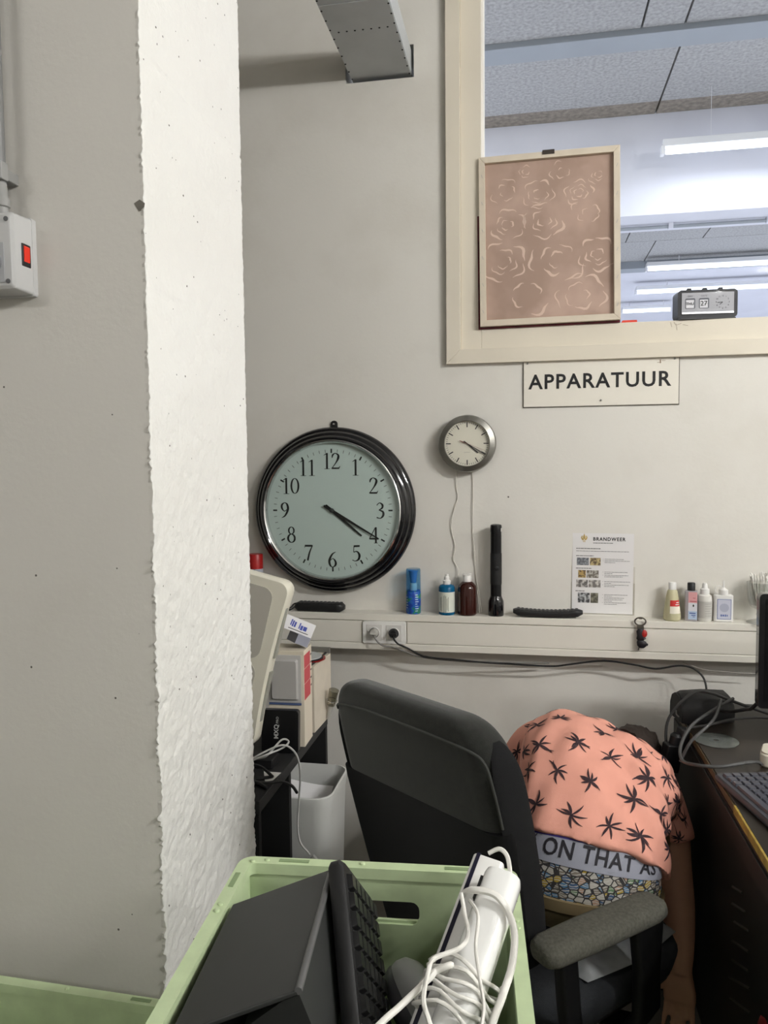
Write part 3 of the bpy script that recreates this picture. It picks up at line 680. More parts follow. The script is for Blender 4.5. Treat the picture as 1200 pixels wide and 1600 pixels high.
wire('power_cable', [(-0.462, yf-.006, .944), (-0.455, yf-.012, .928), (-0.44, yf-.006, .912), (-0.415, TF-.005, .896), (-0.37, TF-.008, .874), (-0.32, TF-.007, .864), (-0.25, TF-.003, .860), (-0.15, TF, .853), (-0.02, TF+.005, .849), (0.09, TF+.01, .846), (0.15, TF+.01, .855), (0.26, TF+.008, .872), (0.36, TF+.008, .862), (0.43, TF+.005, .852), (0.50, TF+.002, .866), (0.545, TF-.01, .862), (0.575, TF-.03, .835), (0.578, TF-.06, .79), (0.563, TF-.09, .745)], 0.0034, black_cable, 'black power cable from the right socket along the trunking to the desk')
wire('thin_cable', [(0.52, TF+.03, .872), (0.58, TF+.02, .852), (0.66, TF+.02, .846), (0.75, TF+.02, .844)], 0.0016, mat('thin_grey', (170, 166, 160), 0.5), 'thin pale cable under the right end of the trunking')

# ================================================================== THINGS ON THE LEDGE
LZ = TZ1
def lathe_part(name, prof, m, t, n=32, sm=40, loc=(0, 0, 0), rot=(0, 0, 0), cap=True, sc=None):
    M = Matrix.Diagonal((*sc, 1)) if sc else None
    return link(name, MB().lathe(prof, n, M, cap), m, t, loc, rot, smooth=sm)

def label_mat(name, stops, noise_cols=None, scale=30):
    m = bpy.data.materials.new(name); m.use_nodes = True; N, L = nt(m); b = N['Principled BSDF']; b.inputs['Roughness'].default_value = 0.4
    tc = N.new('ShaderNodeTexCoord'); n = N.new('ShaderNodeTexNoise'); n.inputs['Scale'].default_value = scale; n.inputs['Detail'].default_value = 2; L.new(tc.outputs['Object'], n.inputs['Vector'])
    r = N.new('ShaderNodeValToRGB'); e = r.color_ramp.elements
    for i, (p, c) in enumerate(stops):
        if i < 2: e[i].position = p; e[i].color = (*srgb(c), 1)
        else: q = e.new(p); q.color = (*srgb(c), 1)
    L.new(n.outputs['Fac'], r.inputs[0]); L.new(r.outputs[0], b.inputs['Base Color']); return m

def wrap_text(s, size, r, ang, z, vertical=True, bold=0.0):
    """lettering laid round a cylinder of radius r about Z; ang 0 looks at -Y"""
    me = text_mesh(s, size, bold=bold)
    for v in me.vertices:
        x, yv = (v.co.x, v.co.y)
        if vertical: x, yv = -yv, x
        a = rad(ang)+x/r; v.co = (r*math.sin(a), -r*math.cos(a), z+yv)
    return me

def wrap_bars(r, rows, m, t, name='print_line'):
    """unreadable small print: dashes laid round a cylinder; rows = (angle, z, angular length, height)"""
    for a, z, da, h_ in rows:
        n = 4; p = [(r*math.sin(rad(a+da*k/n)), -r*math.cos(rad(a+da*k/n))) for k in range(n+1)]
        link(name, MB().add([(x, yv, z-h_/2) for x, yv in p]+[(x, yv, z+h_/2) for x, yv in p], [(k, k+1, n+2+k, n+1+k) for k in range(n)]), m, t)
def flat_bars(rows, yv, m, t, name='print_line'):
    for x0, x1, z, h_ in rows: link(name, MB().bx(x0, x1, yv-0.0002, yv, z-h_/2, z+h_/2), m, t)

# blue aerosol
t = thing('spray_can', 'blue aerosol can with a clear blue cap on the ledge', 'spray can', (-0.397, 2.70, LZ))
lathe_part('can_body', [(0.024, 0), (0.0265, 0.003), (0.0265, 0.078), (0.024, 0.083)], label_mat('aerosol_print', [(0.40, (22, 66, 160)), (0.52, (28, 92, 190)), (0.60, (40, 130, 100))], scale=38), t)
lathe_part('cap', [(0.0262, 0.080), (0.0265, 0.082), (0.0258, 0.157), (0.024, 0.161), (0.0, 0.161)], glass_mat('cap_blue_clear', (178, 218, 242), 2.0), t, cap=False)
lathe_part('nozzle', [(0.013, 0.083), (0.013, 0.088), (0.012, 0.108), (0.008, 0.110)], white_plastic, t)
lathe_part('cap_core', [(0.010, 0.110), (0.015, 0.146), (0.018, 0.154)], mat('core_blue', (60, 150, 212), 0.4), t)
lt_ = mat('aerosol_ink', (176, 196, 214), 0.5)
wrap_bars(0.0268, [(22, 0.012+0.0082*k, (22, 30, 26, 18, 30, 24, 28, 20)[k], 0.0030) for k in range(8)]+[(-58, 0.022+0.0095*k, (16, 22, 18, 22, 14)[k], 0.0034) for k in range(5)], lt_, t)

# blue spray bottle with label
t = thing('spray_bottle', 'small spray bottle of blue liquid with a white pump cap and label', 'bottle', (-0.277, 2.698, LZ))
lathe_part('bottle_body', [(0.026, 0), (0.0285, 0.003), (0.0285, 0.097), (0.024, 0.104), (0.013, 0.108)], mat('blue_liquid', (24, 112, 160), 0.2, trans=0.3, ior=1.3), t)
lathe_part('label', [(0.0288, 0.010), (0.0288, 0.082)], mat('label_pale', (222, 226, 214), 0.6), t, cap=False)
wrap_bars(0.0290, [(a, 0.040, 3.2, l) for a, l in ((-44, .046), (-36, .052), (-18, .060), (-10, .064), (-2, .058), (6, .040), (14, .050))], mat('label_ink', (132, 138, 130), 0.7), t)
lathe_part('pump_cap', [(0.014, 0.104), (0.014, 0.120), (0.009, 0.123), (0.009, 0.133), (0.006, 0.136), (0.006, 0.143)], white_plastic, t, 20)

# brown bottle
t = thing('medicine_bottle', 'brown glass bottle with a white screw cap on the ledge', 'bottle', (-0.205, 2.700, LZ))
lathe_part('bottle_body', [(0.030, 0), (0.0335, 0.004), (0.0335, 0.090), (0.031, 0.103), (0.022, 0.114), (0.014, 0.119), (0.014, 0.122)], mat('amber_glass', (62, 26, 20), 0.12, trans=0.2, ior=1.4, coat=0.3), t, 40)
lathe_part('screw_cap', [(0.0155, 0.118), (0.0155, 0.136), (0.014, 0.139), (0.0165, 0.141), (0.0165, 0.144)], white_plastic, t, 28)

# torch
t = thing('flashlight', 'long black metal flashlight standing on its lamp head', 'flashlight', (-0.104, 2.700, LZ))
blk = mat('anodised_black', (18, 18, 20), 0.3, 0.2)
lathe_part('lamp_head', [(0.0265, 0), (0.0275, 0.004), (0.0275, 0.040), (0.0265, 0.052), (0.0205, 0.066), (0.0195, 0.070)], black_gloss, t)
lathe_part('barrel', [(0.0192, 0.066), (0.0192, 0.295)], blk, t); lathe_part('grip', [(0.0196, 0.110), (0.0199, 0.114), (0.0199, 0.215), (0.0196, 0.22)], mat('knurled_black', (22, 22, 23), 0.6, bump=0.6, bscale=900), t, cap=False)
lathe_part('tail_cap', [(0.0200, 0.295), (0.0200, 0.312), (0.0188, 0.319), (0.012, 0.321)], blk, t)
link('switch', MB().lathe([(0.007, 0), (0.007, 0.002), (0.005, 0.003)], 14), black_plastic, t, (0.004, -0.0190, 0.168), FACE, smooth=40)
link('sticker', MB().bx(0.0165, 0.0200, -0.010, -0.004, 0.296, 0.308), paper, t)

# remote controls
def remote(name, label, loc, rotz, l, w, h, bowed, keys, tilt=0):
    t = thing(name, label, 'remote control', loc, (0, rad(tilt), rad(rotz)))
    n = 14; rings = []
    for i in range(n+1):
        u = i/n; x = (u-0.5)*l; under = bowed*(2*u-1)**2; e = min(1, min(u, 1-u)*14+0.55)
        sec = rrect(w*e, h*e, min(0.005, h*0.3), 3, 0, h/2+under)
        rings.append([(x, a, b) for a, b in sec])
    link('remote_body', MB().loft(rings), mat('remote_black', (32, 32, 33), 0.45), t, smooth=50)
    km = mat('remote_key', (62, 62, 64), 0.5); kk = MB().box((0, 0, 0), (0.008, 0.007, 0.003)).mesh('key')
    for r in range(keys):
        u = 0.08+0.84*r/(keys-1); z = h+bowed*(2*u-1)**2
        for c in (-1, 0, 1): link('key', kk, km, t, ((u-0.5)*l, c*w*0.28, z+0.0006))
    return t
remote('remote_control', 'black bowed remote control beside the standing flashlight', (0.073, 2.694, LZ), 0.5, 0.236, 0.046, 0.022, 0.008, 15)
t = remote('remote_control', 'black slab remote with a cable loop under the large clock', (-0.742, 2.697, LZ+0.0005), -3, 0.185, 0.05, 0.030, 0.0, 11)
link('cable_loop', MB().tube([(-0.085, 0, 0.026), (-0.10, -0.004, 0.022), (-0.108, -0.012, 0.012), (-0.116, -0.02, 0.005), (-0.108, -0.026, 0.004), (-0.098, -0.022, 0.009), (-0.09, -0.012, 0.017)], 0.0026, 8, smooth=5), black_cable, t, smooth=60)

# four small bottles
t = thing('cleaner_bottle', 'tapered bottle of yellowish fluid with a red and white label', 'bottle', (0.484, 2.698, LZ))
lathe_part('bottle_body', [(0.024, 0), (0.0285, 0.004), (0.0280, 0.020), (0.0215, 0.070), (0.0165, 0.098), (0.013, 0.104)], mat('yellow_fluid', (222, 216, 178), 0.25, trans=0.25, ior=1.3), t, 36)
def cone_label(name, z0, z1, a0, a1, m, t, prof, off=0.0006):
    rad_at = lambda z: np.interp(z, [p[1] for p in prof], [p[0] for p in prof])+off
    b = MB(); n = 10
    ring = lambda z: [(rad_at(z)*math.sin(rad(a0+(a1-a0)*k/n)), -rad_at(z)*math.cos(rad(a0+(a1-a0)*k/n)), z) for k in range(n+1)]
    p, q = ring(z0), ring(z1); b.add(p+q, [(k, k+1, n+2+k, n+1+k) for k in range(n)])
    return link(name, b, m, t, smooth=60)
pr = [(0.0280, 0.020), (0.0215, 0.070), (0.0165, 0.098)]
cone_label('label', 0.026, 0.050, -25, 60, mat('label_offwhite', (236, 230, 214), 0.6), t, pr); cone_label('label', 0.050, 0.070, -25, 60, mat('label_red', (206, 52, 50), 0.5), t, pr)
wrap_bars(0.0242, [(22, 0.063, 28, 0.003), (16, 0.056, 34, 0.003)], paper, t)
lathe_part('screw_cap', [(0.0128, 0.100), (0.0125, 0.126), (0.0110, 0.128)], white_plastic, t, 24)

t = thing('lotion_bottle', 'clear flat bottle with black cap and pink and blue label', 'bottle', (0.5445, 2.698, LZ), (0, 0, rad(-14)))
link('bottle_body', MB().prism(rrect(0.040, 0.026, 0.006, 4), 0, 0.102), mat('clear_pinkish', (206, 200, 204), 0.2, trans=0.35, ior=1.3), t, bevel=0.003)
for z0, z1, c in ((0.062, 0.098, (228, 170, 172)), (0.034, 0.062, (226, 226, 232)), (0.006, 0.034, (186, 204, 228))):
    link('label', MB().bx(-0.008, 0.0195, -0.0136, -0.0131, z0, z1), mat('label_%d' % c[0], c, 0.5), t)
link('droplet_mark', MB().prism([(0, 0.006), (0.003, 0.0), (0, -0.004), (-0.003, 0.0)], 0, 0.0003), ink, t, (0.008, -0.0137, 0.052), FACE)
flat_bars([(-0.004, 0.015, 0.027, .004), (0.002, 0.015, 0.020, .003), (0.006, 0.013, 0.015, .002)], -0.0136, mat('label_blue_ink', (90, 110, 170), 0.5), t)
flat_bars([(-0.003, 0.018, 0.067, .003), (0.006, 0.014, 0.078, .002)], -0.0136, mat('label_rose_ink', (186, 96, 104), 0.5), t)
lathe_part('screw_cap', [(0.0125, 0.102), (0.0125, 0.126), (0.011, 0.128)], black_plastic, t, 24)

t = thing('spray_bottle', 'whitish spray bottle with grey label between the black-capped and square bottles', 'bottle', (0.5875, 2.700, LZ))
lathe_part('bottle_body', [(0.021, 0), (0.0235, 0.003), (0.0235, 0.076), (0.021, 0.086), (0.013, 0.091)], mat('frosted_white', (222, 220, 214), 0.4), t, 32)
lathe_part('label', [(0.0238, 0.012), (0.0238, 0.068)], mat('label_grey', (196, 194, 188), 0.6), t, cap=False)
wrap_bars(0.0240, [(-8, 0.060-0.008*k, (58, 50, 60, 44, 56, 60)[k], 0.0016) for k in range(6)], mat('print_pale_grey', (166, 164, 158), 0.6), t)
lathe_part('pump_cap', [(0.0145, 0.088), (0.0145, 0.107), (0.0095, 0.110), (0.0080, 0.122), (0.006, 0.127)], white_plastic, t, 22)

t = thing('squeeze_bottle', 'square white bottle with nozzle and cap loop beside the goblet', 'bottle', (0.646, 2.699, LZ), (0, 0, rad(-4)))
link('bottle_body', MB().prism(rrect(0.060, 0.030, 0.008, 4), 0, 0.090), white_plastic, t, bevel=0.004)
link('label', MB().bx(-0.020, 0.022, -0.0157, -0.0151, 0.010, 0.076), mat('label_lilac', (204, 206, 220), 0.5), t)
lb = MB()
for q in ((-0.020, 0.022, 0.075, 0.0765), (-0.020, 0.022, 0.0095, 0.011), (-0.0205, -0.019, 0.0095, 0.0765), (0.021, 0.0225, 0.0095, 0.0765)): lb.bx(q[0], q[1], -0.0160, -0.0156, q[2], q[3])
link('label_border', lb, mat('label_blue_ink', (90, 110, 170), 0.5), t)
link('label_emblem', MB().lathe([(0.0145, 0), (0.0145, 0.0003)], 24), mat('label_mauve', (178, 182, 200), 0.5), t, (0.001, -0.0157, 0.048), FACE)
flat_bars([(-0.010, -0.006, 0.022, .007), (-0.004, 0.001, 0.022, .006), (0.003, 0.007, 0.022, .007), (0.009, 0.012, 0.022, .006)], -0.0158, mat('label_blue_ink', (90, 110, 170), 0.5), t)
lathe_part('cap', [(0.0155, 0.090), (0.0150, 0.106), (0.008, 0.110), (0.0035, 0.114), (0.0025, 0.138)], white_plastic, t, 22)
link('cap_loop', MB().tube([(-0.013, 0, 0.096), (-0.022, -0.002, 0.096), (-0.025, -0.002, 0.106), (-0.022, -0.002, 0.116), (-0.012, 0, 0.118), (-0.004, 0, 0.113)], 0.0014, 6, smooth=5), white_plastic, t, smooth=60)

# goblet filled with cotton buds
t = thing('glass_goblet', 'clear glass goblet with thick stem at the right end of the ledge', 'goblet', (0.757, 2.688, LZ))
gl = glass_mat('goblet_glass', (246, 247, 246), 4.0)
lathe_part('foot', [(0.0, 0.0), (0.040, 0.0), (0.041, 0.002), (0.036, 0.006), (0.014, 0.012), (0.0, 0.012)], gl, t, 36, cap=False)
lathe_part('stem', [(0.0085, 0.011), (0.0075, 0.018), (0.0115, 0.028), (0.0080, 0.036), (0.010, 0.046)], gl, t, 24)
lathe_part('bowl', [(0.0, 0.045), (0.014, 0.046), (0.030, 0.056), (0.036, 0.072), (0.039, 0.100), (0.041, 0.135), (0.0395, 0.135), (0.0375, 0.100), (0.034, 0.074), (0.028, 0.060), (0.0, 0.052)], gl, t, 36, cap=False)
rng = random.Random(11)
bud = MB().tube([(0, 0, 0), (0, 0, 0.074)], 0.0011, 5); bud.lathe([(0.0012, 0.062), (0.0026, 0.066), (0.0026, 0.074), (0.001, 0.078)], 6)
bud.lathe([(0.001, -0.004), (0.0026, 0.0), (0.0026, 0.008), (0.0012, 0.012)], 6); budm = bud.mesh('bud')
for k in range(34):
    a = rng.uniform(0, 2*math.pi); r = 0.026*math.sqrt(rng.random()); tl = rng.uniform(0.05, 0.30)*(r/0.026+0.2)
    o = link('cotton_bud', budm, mat('cotton_white', (240, 238, 232), 0.8), None, (0.757+0.55*r*math.cos(a), 2.688+0.55*r*math.sin(a), LZ+0.072+rng.uniform(0, 0.026)), (-math.sin(a)*tl, math.cos(a)*tl, 0), smooth=60)
    tag(o, 'white cotton bud standing in the glass goblet', 'cotton bud', 'cotton buds in the goblet')

# key fob hooked over the ledge
t = thing('bottle_opener', 'steel bottle opener key fob with black and red grip hung on the ledge', 'bottle opener', (0.376, TF-0.006, 1.012), (rad(90), 0, 0))
steel = mat('opener_steel', (120, 116, 108), 0.35, 0.9)
n = 28; b = MB(); oc = [(0.0200*math.cos(2*math.pi*k/n), 0.0155*math.sin(2*math.pi*k/n)) for k in range(n)]; ic = [(0.0152*math.cos(2*math.pi*k/n), 0.0108*math.sin(2*math.pi*k/n)*(0.72 if abs(k-7) < 2 else 1)) for k in range(n)]
b.loft([[(x, yv, z) for x, yv in c] for c, z in ((oc, 0), (oc, 0.003), (ic, 0.003), (ic, 0))], closed=True)
link('opener_ring', b, steel, t, (0, 0.002, 0.001))
link('shank', MB().prism([(-0.011, -0.012), (0.011, -0.012), (0.013, -0.026), (-0.009, -0.026)], 0.001, 0.005), steel, t, bevel=0.001)
fob = mat('fob_black', (30, 26, 32), 0.5)
link('grip', MB().loft([[(cx+r*math.cos(2*math.pi*k/14), yv, 0.008+0.55*r*math.sin(2*math.pi*k/14)) for k in range(14)] for cx, yv, r in ((0.001, -0.022, 0.008), (0.0, -0.030, 0.013), (0.001, -0.045, 0.012), (0.003, -0.055, 0.016), (0.001, -0.060, 0.010), (0.004, -0.066, 0.0155), (0.006, -0.078, 0.016), (0.005, -0.086, 0.008))]), fob, t, smooth=50)
link('red_shell', MB().loft([[(0.012+r*math.cos(2*math.pi*k/12), yv, 0.011+0.6*r*math.sin(2*math.pi*k/12)) for k in range(12)] for yv, r in ((-0.025, 0.004), (-0.031, 0.009), (-0.040, 0.010), (-0.048, 0.006))]), mat('fob_red', (176, 40, 36), 0.4), t, smooth=50)
link('hook', MB().tube([(0.018, -0.070, 0.010), (0.023, -0.073, 0.010), (0.021, -0.078, 0.010)], 0.002, 6, smooth=4), fob, t); link('split_pin', MB().tube([(-0.004, -0.084, 0.010), (-0.006, -0.094, 0.009)], 0.0022, 6), steel, t)

# red-capped can half hidden by the pillar
t = thing('spray_can', 'spray can with a red cap beside the pillar, left of the large clock', 'spray can', (-0.989, 2.702, LZ))
lathe_part('can_body', [(0.026, 0), (0.028, 0.003), (0.028, 0.150), (0.022, 0.156)], mat('can_grey', (176, 178, 190), 0.4), t); lathe_part('cap', [(0.0275, 0.152), (0.0275, 0.203), (0.026, 0.206), (0, 0.206)], mat('cap_red', (166, 34, 34), 0.35), t, cap=False)

# ================================================================== SWITCH BOX AND CONDUITS ON THE PILLAR
t = thing('switch_box', 'grey isolator switch box with lit red rocker on the pillar', 'switch box', (-0.94, 1.30, 1.862))
gp = mat('switch_grey', (192, 192, 192), 0.4)
link('enclosure', MB().loft([[(x, yv, z) for x, z in rrect(w_, h_, 0.005, 3, 0.054-w_/2-e, 0.070)] for yv, w_, h_, e in ((0, 0.130, 0.140, 0.0), (-0.012, 0.130, 0.140, 0.0), (-0.0125, 0.126, 0.136, 0.001), (-0.060, 0.124, 0.132, 0.002), (-0.064, 0.114, 0.122, 0.007))]), gp, t, smooth=30)
link('front_panel', MB().bx(-0.062, 0.034, -0.0655, -0.064, 0.014, 0.084), mat('switch_panel', (168, 169, 172), 0.45), t, bevel=0.0008)
link('knob', MB().lathe([(0.016, 0), (0.016, 0.004), (0.013, 0.006), (0.013, 0.016), (0.011, 0.018)], 24), black_plastic, t, (0.010, -0.065, 0.050), FACE, smooth=40)
link('knob_ring', MB().lathe([(0.020, 0), (0.020, 0.003), (0.0165, 0.0035)], 24), mat('switch_ring', (140, 142, 146), 0.4), t, (0.010, -0.0645, 0.050), FACE, smooth=40)
for x, z in ((0.040, 0.124), (0.040, 0.016)): link('screw', MB().lathe([(0.0042, 0), (0.0042, 0.002), (0.003, 0.0022)], 12), mat('screw_dark', (90, 90, 92), 0.5), t, (x, -0.0635, z), FACE)
rk = link('rocker_frame', MB().bx(0.0500, 0.0545, -0.042, -0.018, 0.048, 0.088), black_plastic, t, bevel=0.0015)
link('rocker', MB().loft([[(0.0545, yv, z) for yv, z in ((-0.038, 0.056), (-0.022, 0.056), (-0.022, 0.084), (-0.038, 0.084))], [(0.0560, yv, z) for yv, z in ((-0.037, 0.066), (-0.023, 0.066), (-0.023, 0.082), (-0.037, 0.082))]]), mat('rocker_red', (150, 34, 20), 0.3, emit=(255, 50, 20), estr=0.22), rk)
def conduit(x, yv, r, m, label):
    t = thing('conduit_pipe', label, 'pipe', (x, yv, 2.002))
    link('pipe', MB().tube([(0, 0, 0.055), (0, 0, 1.66)], r, 14), m, t, smooth=60)
    lathe_part('gland', [(r*1.15, 0.0), (r*1.15, 0.012), (r*1.5, 0.014), (r*1.5, 0.026), (r*1.2, 0.03), (r*1.05, 0.055)], mat('gland_grey', (150, 150, 148), 0.5), t, 14)
    link('saddle', MB().bx(-r*1.1, r*1.1, -0.004, 1.2995-yv, 0.062, 0.082), mat('saddle_grey', (140, 140, 138), 0.5), t, bevel=0.002)
    link('saddle_clip', MB().bx(r*0.4, r*1.4, -0.016, 0.004, 0.058, 0.090), mat('gland_grey', (150, 150, 148), 0.5), t, bevel=0.002)
cg = mat('conduit_grey', (120, 120, 120), 0.45)
conduit(-0.927, 1.262, 0.0100, cg, 'grey conduit pipe dropping into the switch box, right one')
conduit(-0.955, 1.262, 0.0060, mat('conduit_light', (166, 165, 162), 0.45), 'pale thin conduit pipe dropping into the switch box, middle one')
conduit(-0.984, 1.262, 0.0090, mat('conduit_dark', (84, 84, 88), 0.45), 'dark conduit pipe at the left picture edge above the switch box')

# ================================================================== LEFT: BLACK SHELF UNIT AND CLUTTER
SZ = 0.70
black_wood = mat('black_board', (40, 40, 41), 0.55, noise=0.06, nscale=12)
black_wood_deep = mat('black_board_panel', (22, 22, 23), 0.6)
t = thing('shelf_unit', 'black low shelf unit with open side beside the pillar', 'shelf', (-1.0, 2.14, 0))
link('top_board', MB().bx(-0.35, 0.338, -0.34, 0.34, SZ-0.032, SZ), black_wood, t, bevel=0.002)
link('side_panel', MB().bx(-0.35, 0.336, -0.09, -0.070, 0.0, SZ-0.032), black_wood_deep, t)
link('side_panel', MB().bx(-0.35, 0.336, 0.318, 0.340, 0.0, SZ-0.032), black_wood_deep, t)
link('side_panel', MB().bx(-0.35, 0.336, -0.34, -0.322, 0.0, SZ-0.032), black_wood_deep, t)
link('rear_panel', MB().bx(-0.37, -0.35, -0.34, 0.34, 0.0, SZ), black_wood_deep, t)
link('lower_board', MB().bx(-0.35, 0.336, -0.322, -0.09, 0.36, 0.38), black_wood_deep, t)
link('lower_board', MB().bx(-0.35, 0.336, -0.322, -0.09, 0.06, 0.08), black_wood_deep, t)
t = thing('plastic_tray', 'pale grey plastic tray corner on the black shelf by the pillar', 'tray', (-0.80, 1.934, 0.381))
link('tray_base', MB().prism(rrect(0.22, 0.16, 0.012, 4), 0, 0.012), mat('tray_grey', (196, 198, 194), 0.5), t, bevel=0.003)
link('tray_rim', MB().loft([[(x, yv, z) for x, yv in rrect(0.22+d, 0.16+d, 0.014, 4)] for d, z in ((0.0, 0.012), (0.012, 0.05), (0.004, 0.05), (-0.01, 0.012))], closed=True), mat('tray_grey', (196, 198, 194), 0.5), t, smooth=40)

# balance board standing tilted on its side
t = thing('balance_board', 'white balance board with grey panels leaning behind the pillar', 'board', (-0.752, 2.015, SZ+0.03), (rad(-4), rad(13.3), rad(-4)))
bw = mat('board_white', (228, 224, 208), 0.4); bg = mat('board_grey', (186, 182, 172), 0.6)
bow = []
for qx, qz, a0 in ((1, 1, 0), (-1, 1, 90), (-1, -1, 180), (1, -1, 270)):
    for k in range(7):
        a = rad(a0+15*k); bow.append((-0.154+qx*(0.154-0.034)+0.034*math.cos(a), 0.265+qz*(0.240-0.034)+0.034*math.sin(a)))
def waist(p): x, z = p; s = 0.012*(1-((z-0.265)/0.24)**2); return (x-s if x > -0.154 else x+s, z)
bow2 = []
for i in range(len(bow)):
    p, q = bow[i], bow[(i+1) % len(bow)]; k = 8 if (Vector(p)-Vector(q)).length > 0.1 else 1
    bow2 += [waist(((p[0]*(k-j)+q[0]*j)/k, (p[1]*(k-j)+q[1]*j)/k)) for j in range(k)]
sc_ = lambda o, f: [(-0.154+(x+0.154)*f, 0.265+(z-0.265)*f) for x, z in o]
link('shell', MB().loft([[(x, yv, z) for x, z in sc_(bow2, f)] for f, yv in ((0.97, 0.030), (1.0, 0.022), (1.0, -0.014), (0.975, -0.022))]), bw, t, smooth=40)
for z0, z1 in ((0.055, 0.258), (0.272, 0.475)):
    link('foot_panel', MB().prism(rrect(0.235, z1-z0, 0.03, 5, -0.163, (z0+z1)/2), 0.0, 0.003), bg, t, (0, -0.021, 0), FACE)
for z0, z1 in ((0.10, 0.245), (0.285, 0.43)): link('edge_grip', MB().bx(-0.016, -0.006, -0.006, 0.014, z0, z1), mat('grip_grey', (158, 158, 148), 0.6), t)
link('corner_pad', MB().box((-0.03, -0.025, 0.045), (0.016, 0.006, 0.014)), mat('pad_brown', (60, 36, 34), 0.6), t, bevel=0.002)

# black TV box standing on edge, lettered
t = thing('media_box', 'black media box lettered MXQ PRO standing on edge on the shelf', 'media box', (-0.715, 2.135, SZ), (rad(-5), 0, rad(3)))
link('case', MB().loft([[(x, yv, z) for x, z in rrect(0.112, 0.125, 0.010, 4, 0, 0.0625)] for yv in (-0.012, 0.014)]), mat('media_black', (20, 20, 22), 0.3), t, bevel=0.002)
me = text_mesh('MXQ', 0.0185, bold=0.0005); link('lettering', me, mat('print_silver', (196, 196, 194), 0.4), t, (-0.010, -0.0126, 0.062), (rad(90), rad(-90), 0))
me = text_mesh('PRO', 0.0105); link('lettering', me, mat('print_silver', (196, 196, 194), 0.4), t, (-0.007, -0.0126, 0.096), (rad(90), rad(-90), 0))

# red and cream carton
t = thing('carton', 'cream carton with red panels on its side behind the media box', 'box', (-0.710, 2.225, SZ), (0, 0, rad(2)))
cream = mat('carton_cream', (224, 214, 196), 0.7); link('carton_body', MB().bx(-0.055, 0.055, -0.045, 0.05, 0, 0.292), cream, t, bevel=0.001)
link('clear_window', MB().bx(-0.054, 0.046, -0.0465, -0.045, 0.135, 0.280), mat('carton_window', (196, 194, 192), 0.3), t, bevel=0.0005)
link('blister', MB().loft([[(x, yv, z) for x, z in rrect(w_, h_, 0.006, 3, -0.005, 0.205)] for w_, h_, yv in ((0.085, 0.125, -0.0465), (0.075, 0.115, -0.054))]), mat('blister_grey', (178, 176, 174), 0.3), t, smooth=40)
link('edge_strip', MB().bx(-0.054, 0.046, -0.0475, -0.045, 0.128, 0.134), mat('strip_blue', (84, 100, 140), 0.4), t)
redm = mat('carton_red', (200, 82, 88), 0.6)
for z0, z1 in ((0.142, 0.190), (0.192, 0.236), (0.238, 0.278)): link('red_panel', MB().bx(0.0550, 0.0556, -0.042, 0.028, z0, z1), redm, t)
for k in range(5): link('print_mark', MB().bx(0.0550, 0.0556, 0.034, 0.046, 0.165+0.024*k, 0.170+0.024*k), mat('carton_ink', (96, 88, 78), 0.6), t, (0, 0, 0))

# white box with blue lettering tilted on top
t = thing('small_box', 'small white box with blue lettering tilted on the red carton', 'box', (-0.712, 2.212, SZ+0.318), (0, rad(26), rad(40)))
wb = mat('box_white', (232, 231, 234), 0.5); bl = mat('print_blue', (70, 84, 170), 0.5)
link('box_body', MB().bx(-0.055, 0.055, -0.032, 0.032, 0.030, 0.072), wb, t, bevel=0.001)
for x0, x1, z0, z1 in ((-0.028, -0.024, .046, .064), (-0.022, -0.017, .044, .062), (-0.015, -0.009, .044, .060), (0.002, 0.006, .044, .062), (0.008, 0.016, .042, .056), (0.018, 0.030, .043, .056)): link('print_mark', MB().bx(x0, x1, -0.0324, -0.032, z0, z1), bl, t)
link('print_mark', MB().bx(-0.030, 0.040, -0.0324, -0.032, 0.036, 0.038), ink, t)
for k in range(4): link('print_mark', MB().bx(-0.0554, -0.055, -0.026, -0.018, 0.036+0.009*k, 0.041+0.009*k), mat('print_dark_blue', (60, 62, 96), 0.5), t)
link('box_foot', MB().bx(0.010, 0.055, -0.032, 0.032, 0.0, 0.030), mat('box_foot_grey', (150, 152, 166), 0.5), t, bevel=0.001)

# cream cabinet-like box with discs on top
t = thing('cream_box', 'cream storage box with dark lid edge on the back of the shelf', 'box', (-0.695, 2.385, SZ), (0, 0, rad(-2)))
cb = mat('box_cream', (206, 200, 184), 0.6, noise=0.03, nscale=9)
link('box_body', MB().bx(-0.07, 0.025, -0.09, 0.10, 0, 0.215), cb, t, bevel=0.002); link('front_plate', MB().bx(0.030, 0.042, -0.085, 0.10, 0.002, 0.213), mat('plate_cream', (216, 206, 190), 0.5, noise=0.05, nscale=20), t, bevel=0.001)
link('dark_seam', MB().bx(0.025, 0.030, -0.088, 0.10, 0.002, 0.217), black_plastic, t); link('back_edge', MB().bx(-0.07, 0.04, 0.094, 0.104, 0.05, 0.232), mat('edge_grey', (120, 118, 112), 0.6), t)
for k, (dx, dy, c) in enumerate(((0.0, 0.0, (170, 44, 44)), (-0.006, -0.006, (40, 40, 44)), (-0.010, -0.008, (206, 210, 212)))):
    o = tag(link('disc', MB().loft([[(r*math.cos(2*math.pi*j/32), r*math.sin(2*math.pi*j/32), z) for j in range(32)] for r, z in ((0.0075, 0), (0.056, 0), (0.056, 0.003), (0.0075, 0.003))], closed=True), mat('disc_%d' % k, c, 0.2, 0.2), loc=(-0.700+dx, 2.390+dy, SZ+0.2155+0.0045*k), smooth=40),
        ['red disc at the bottom of the pile on the cream box', 'black disc in the middle of the pile on the cream box', 'silver disc on top of the pile on the cream box'][k], 'disc', 'discs on the cream box')
t = thing('plastic_cup', 'small clear plastic cup with a wire ring at the cream box', 'cup', (-0.634, 2.42, SZ+0.055), (rad(8), rad(14), 0))
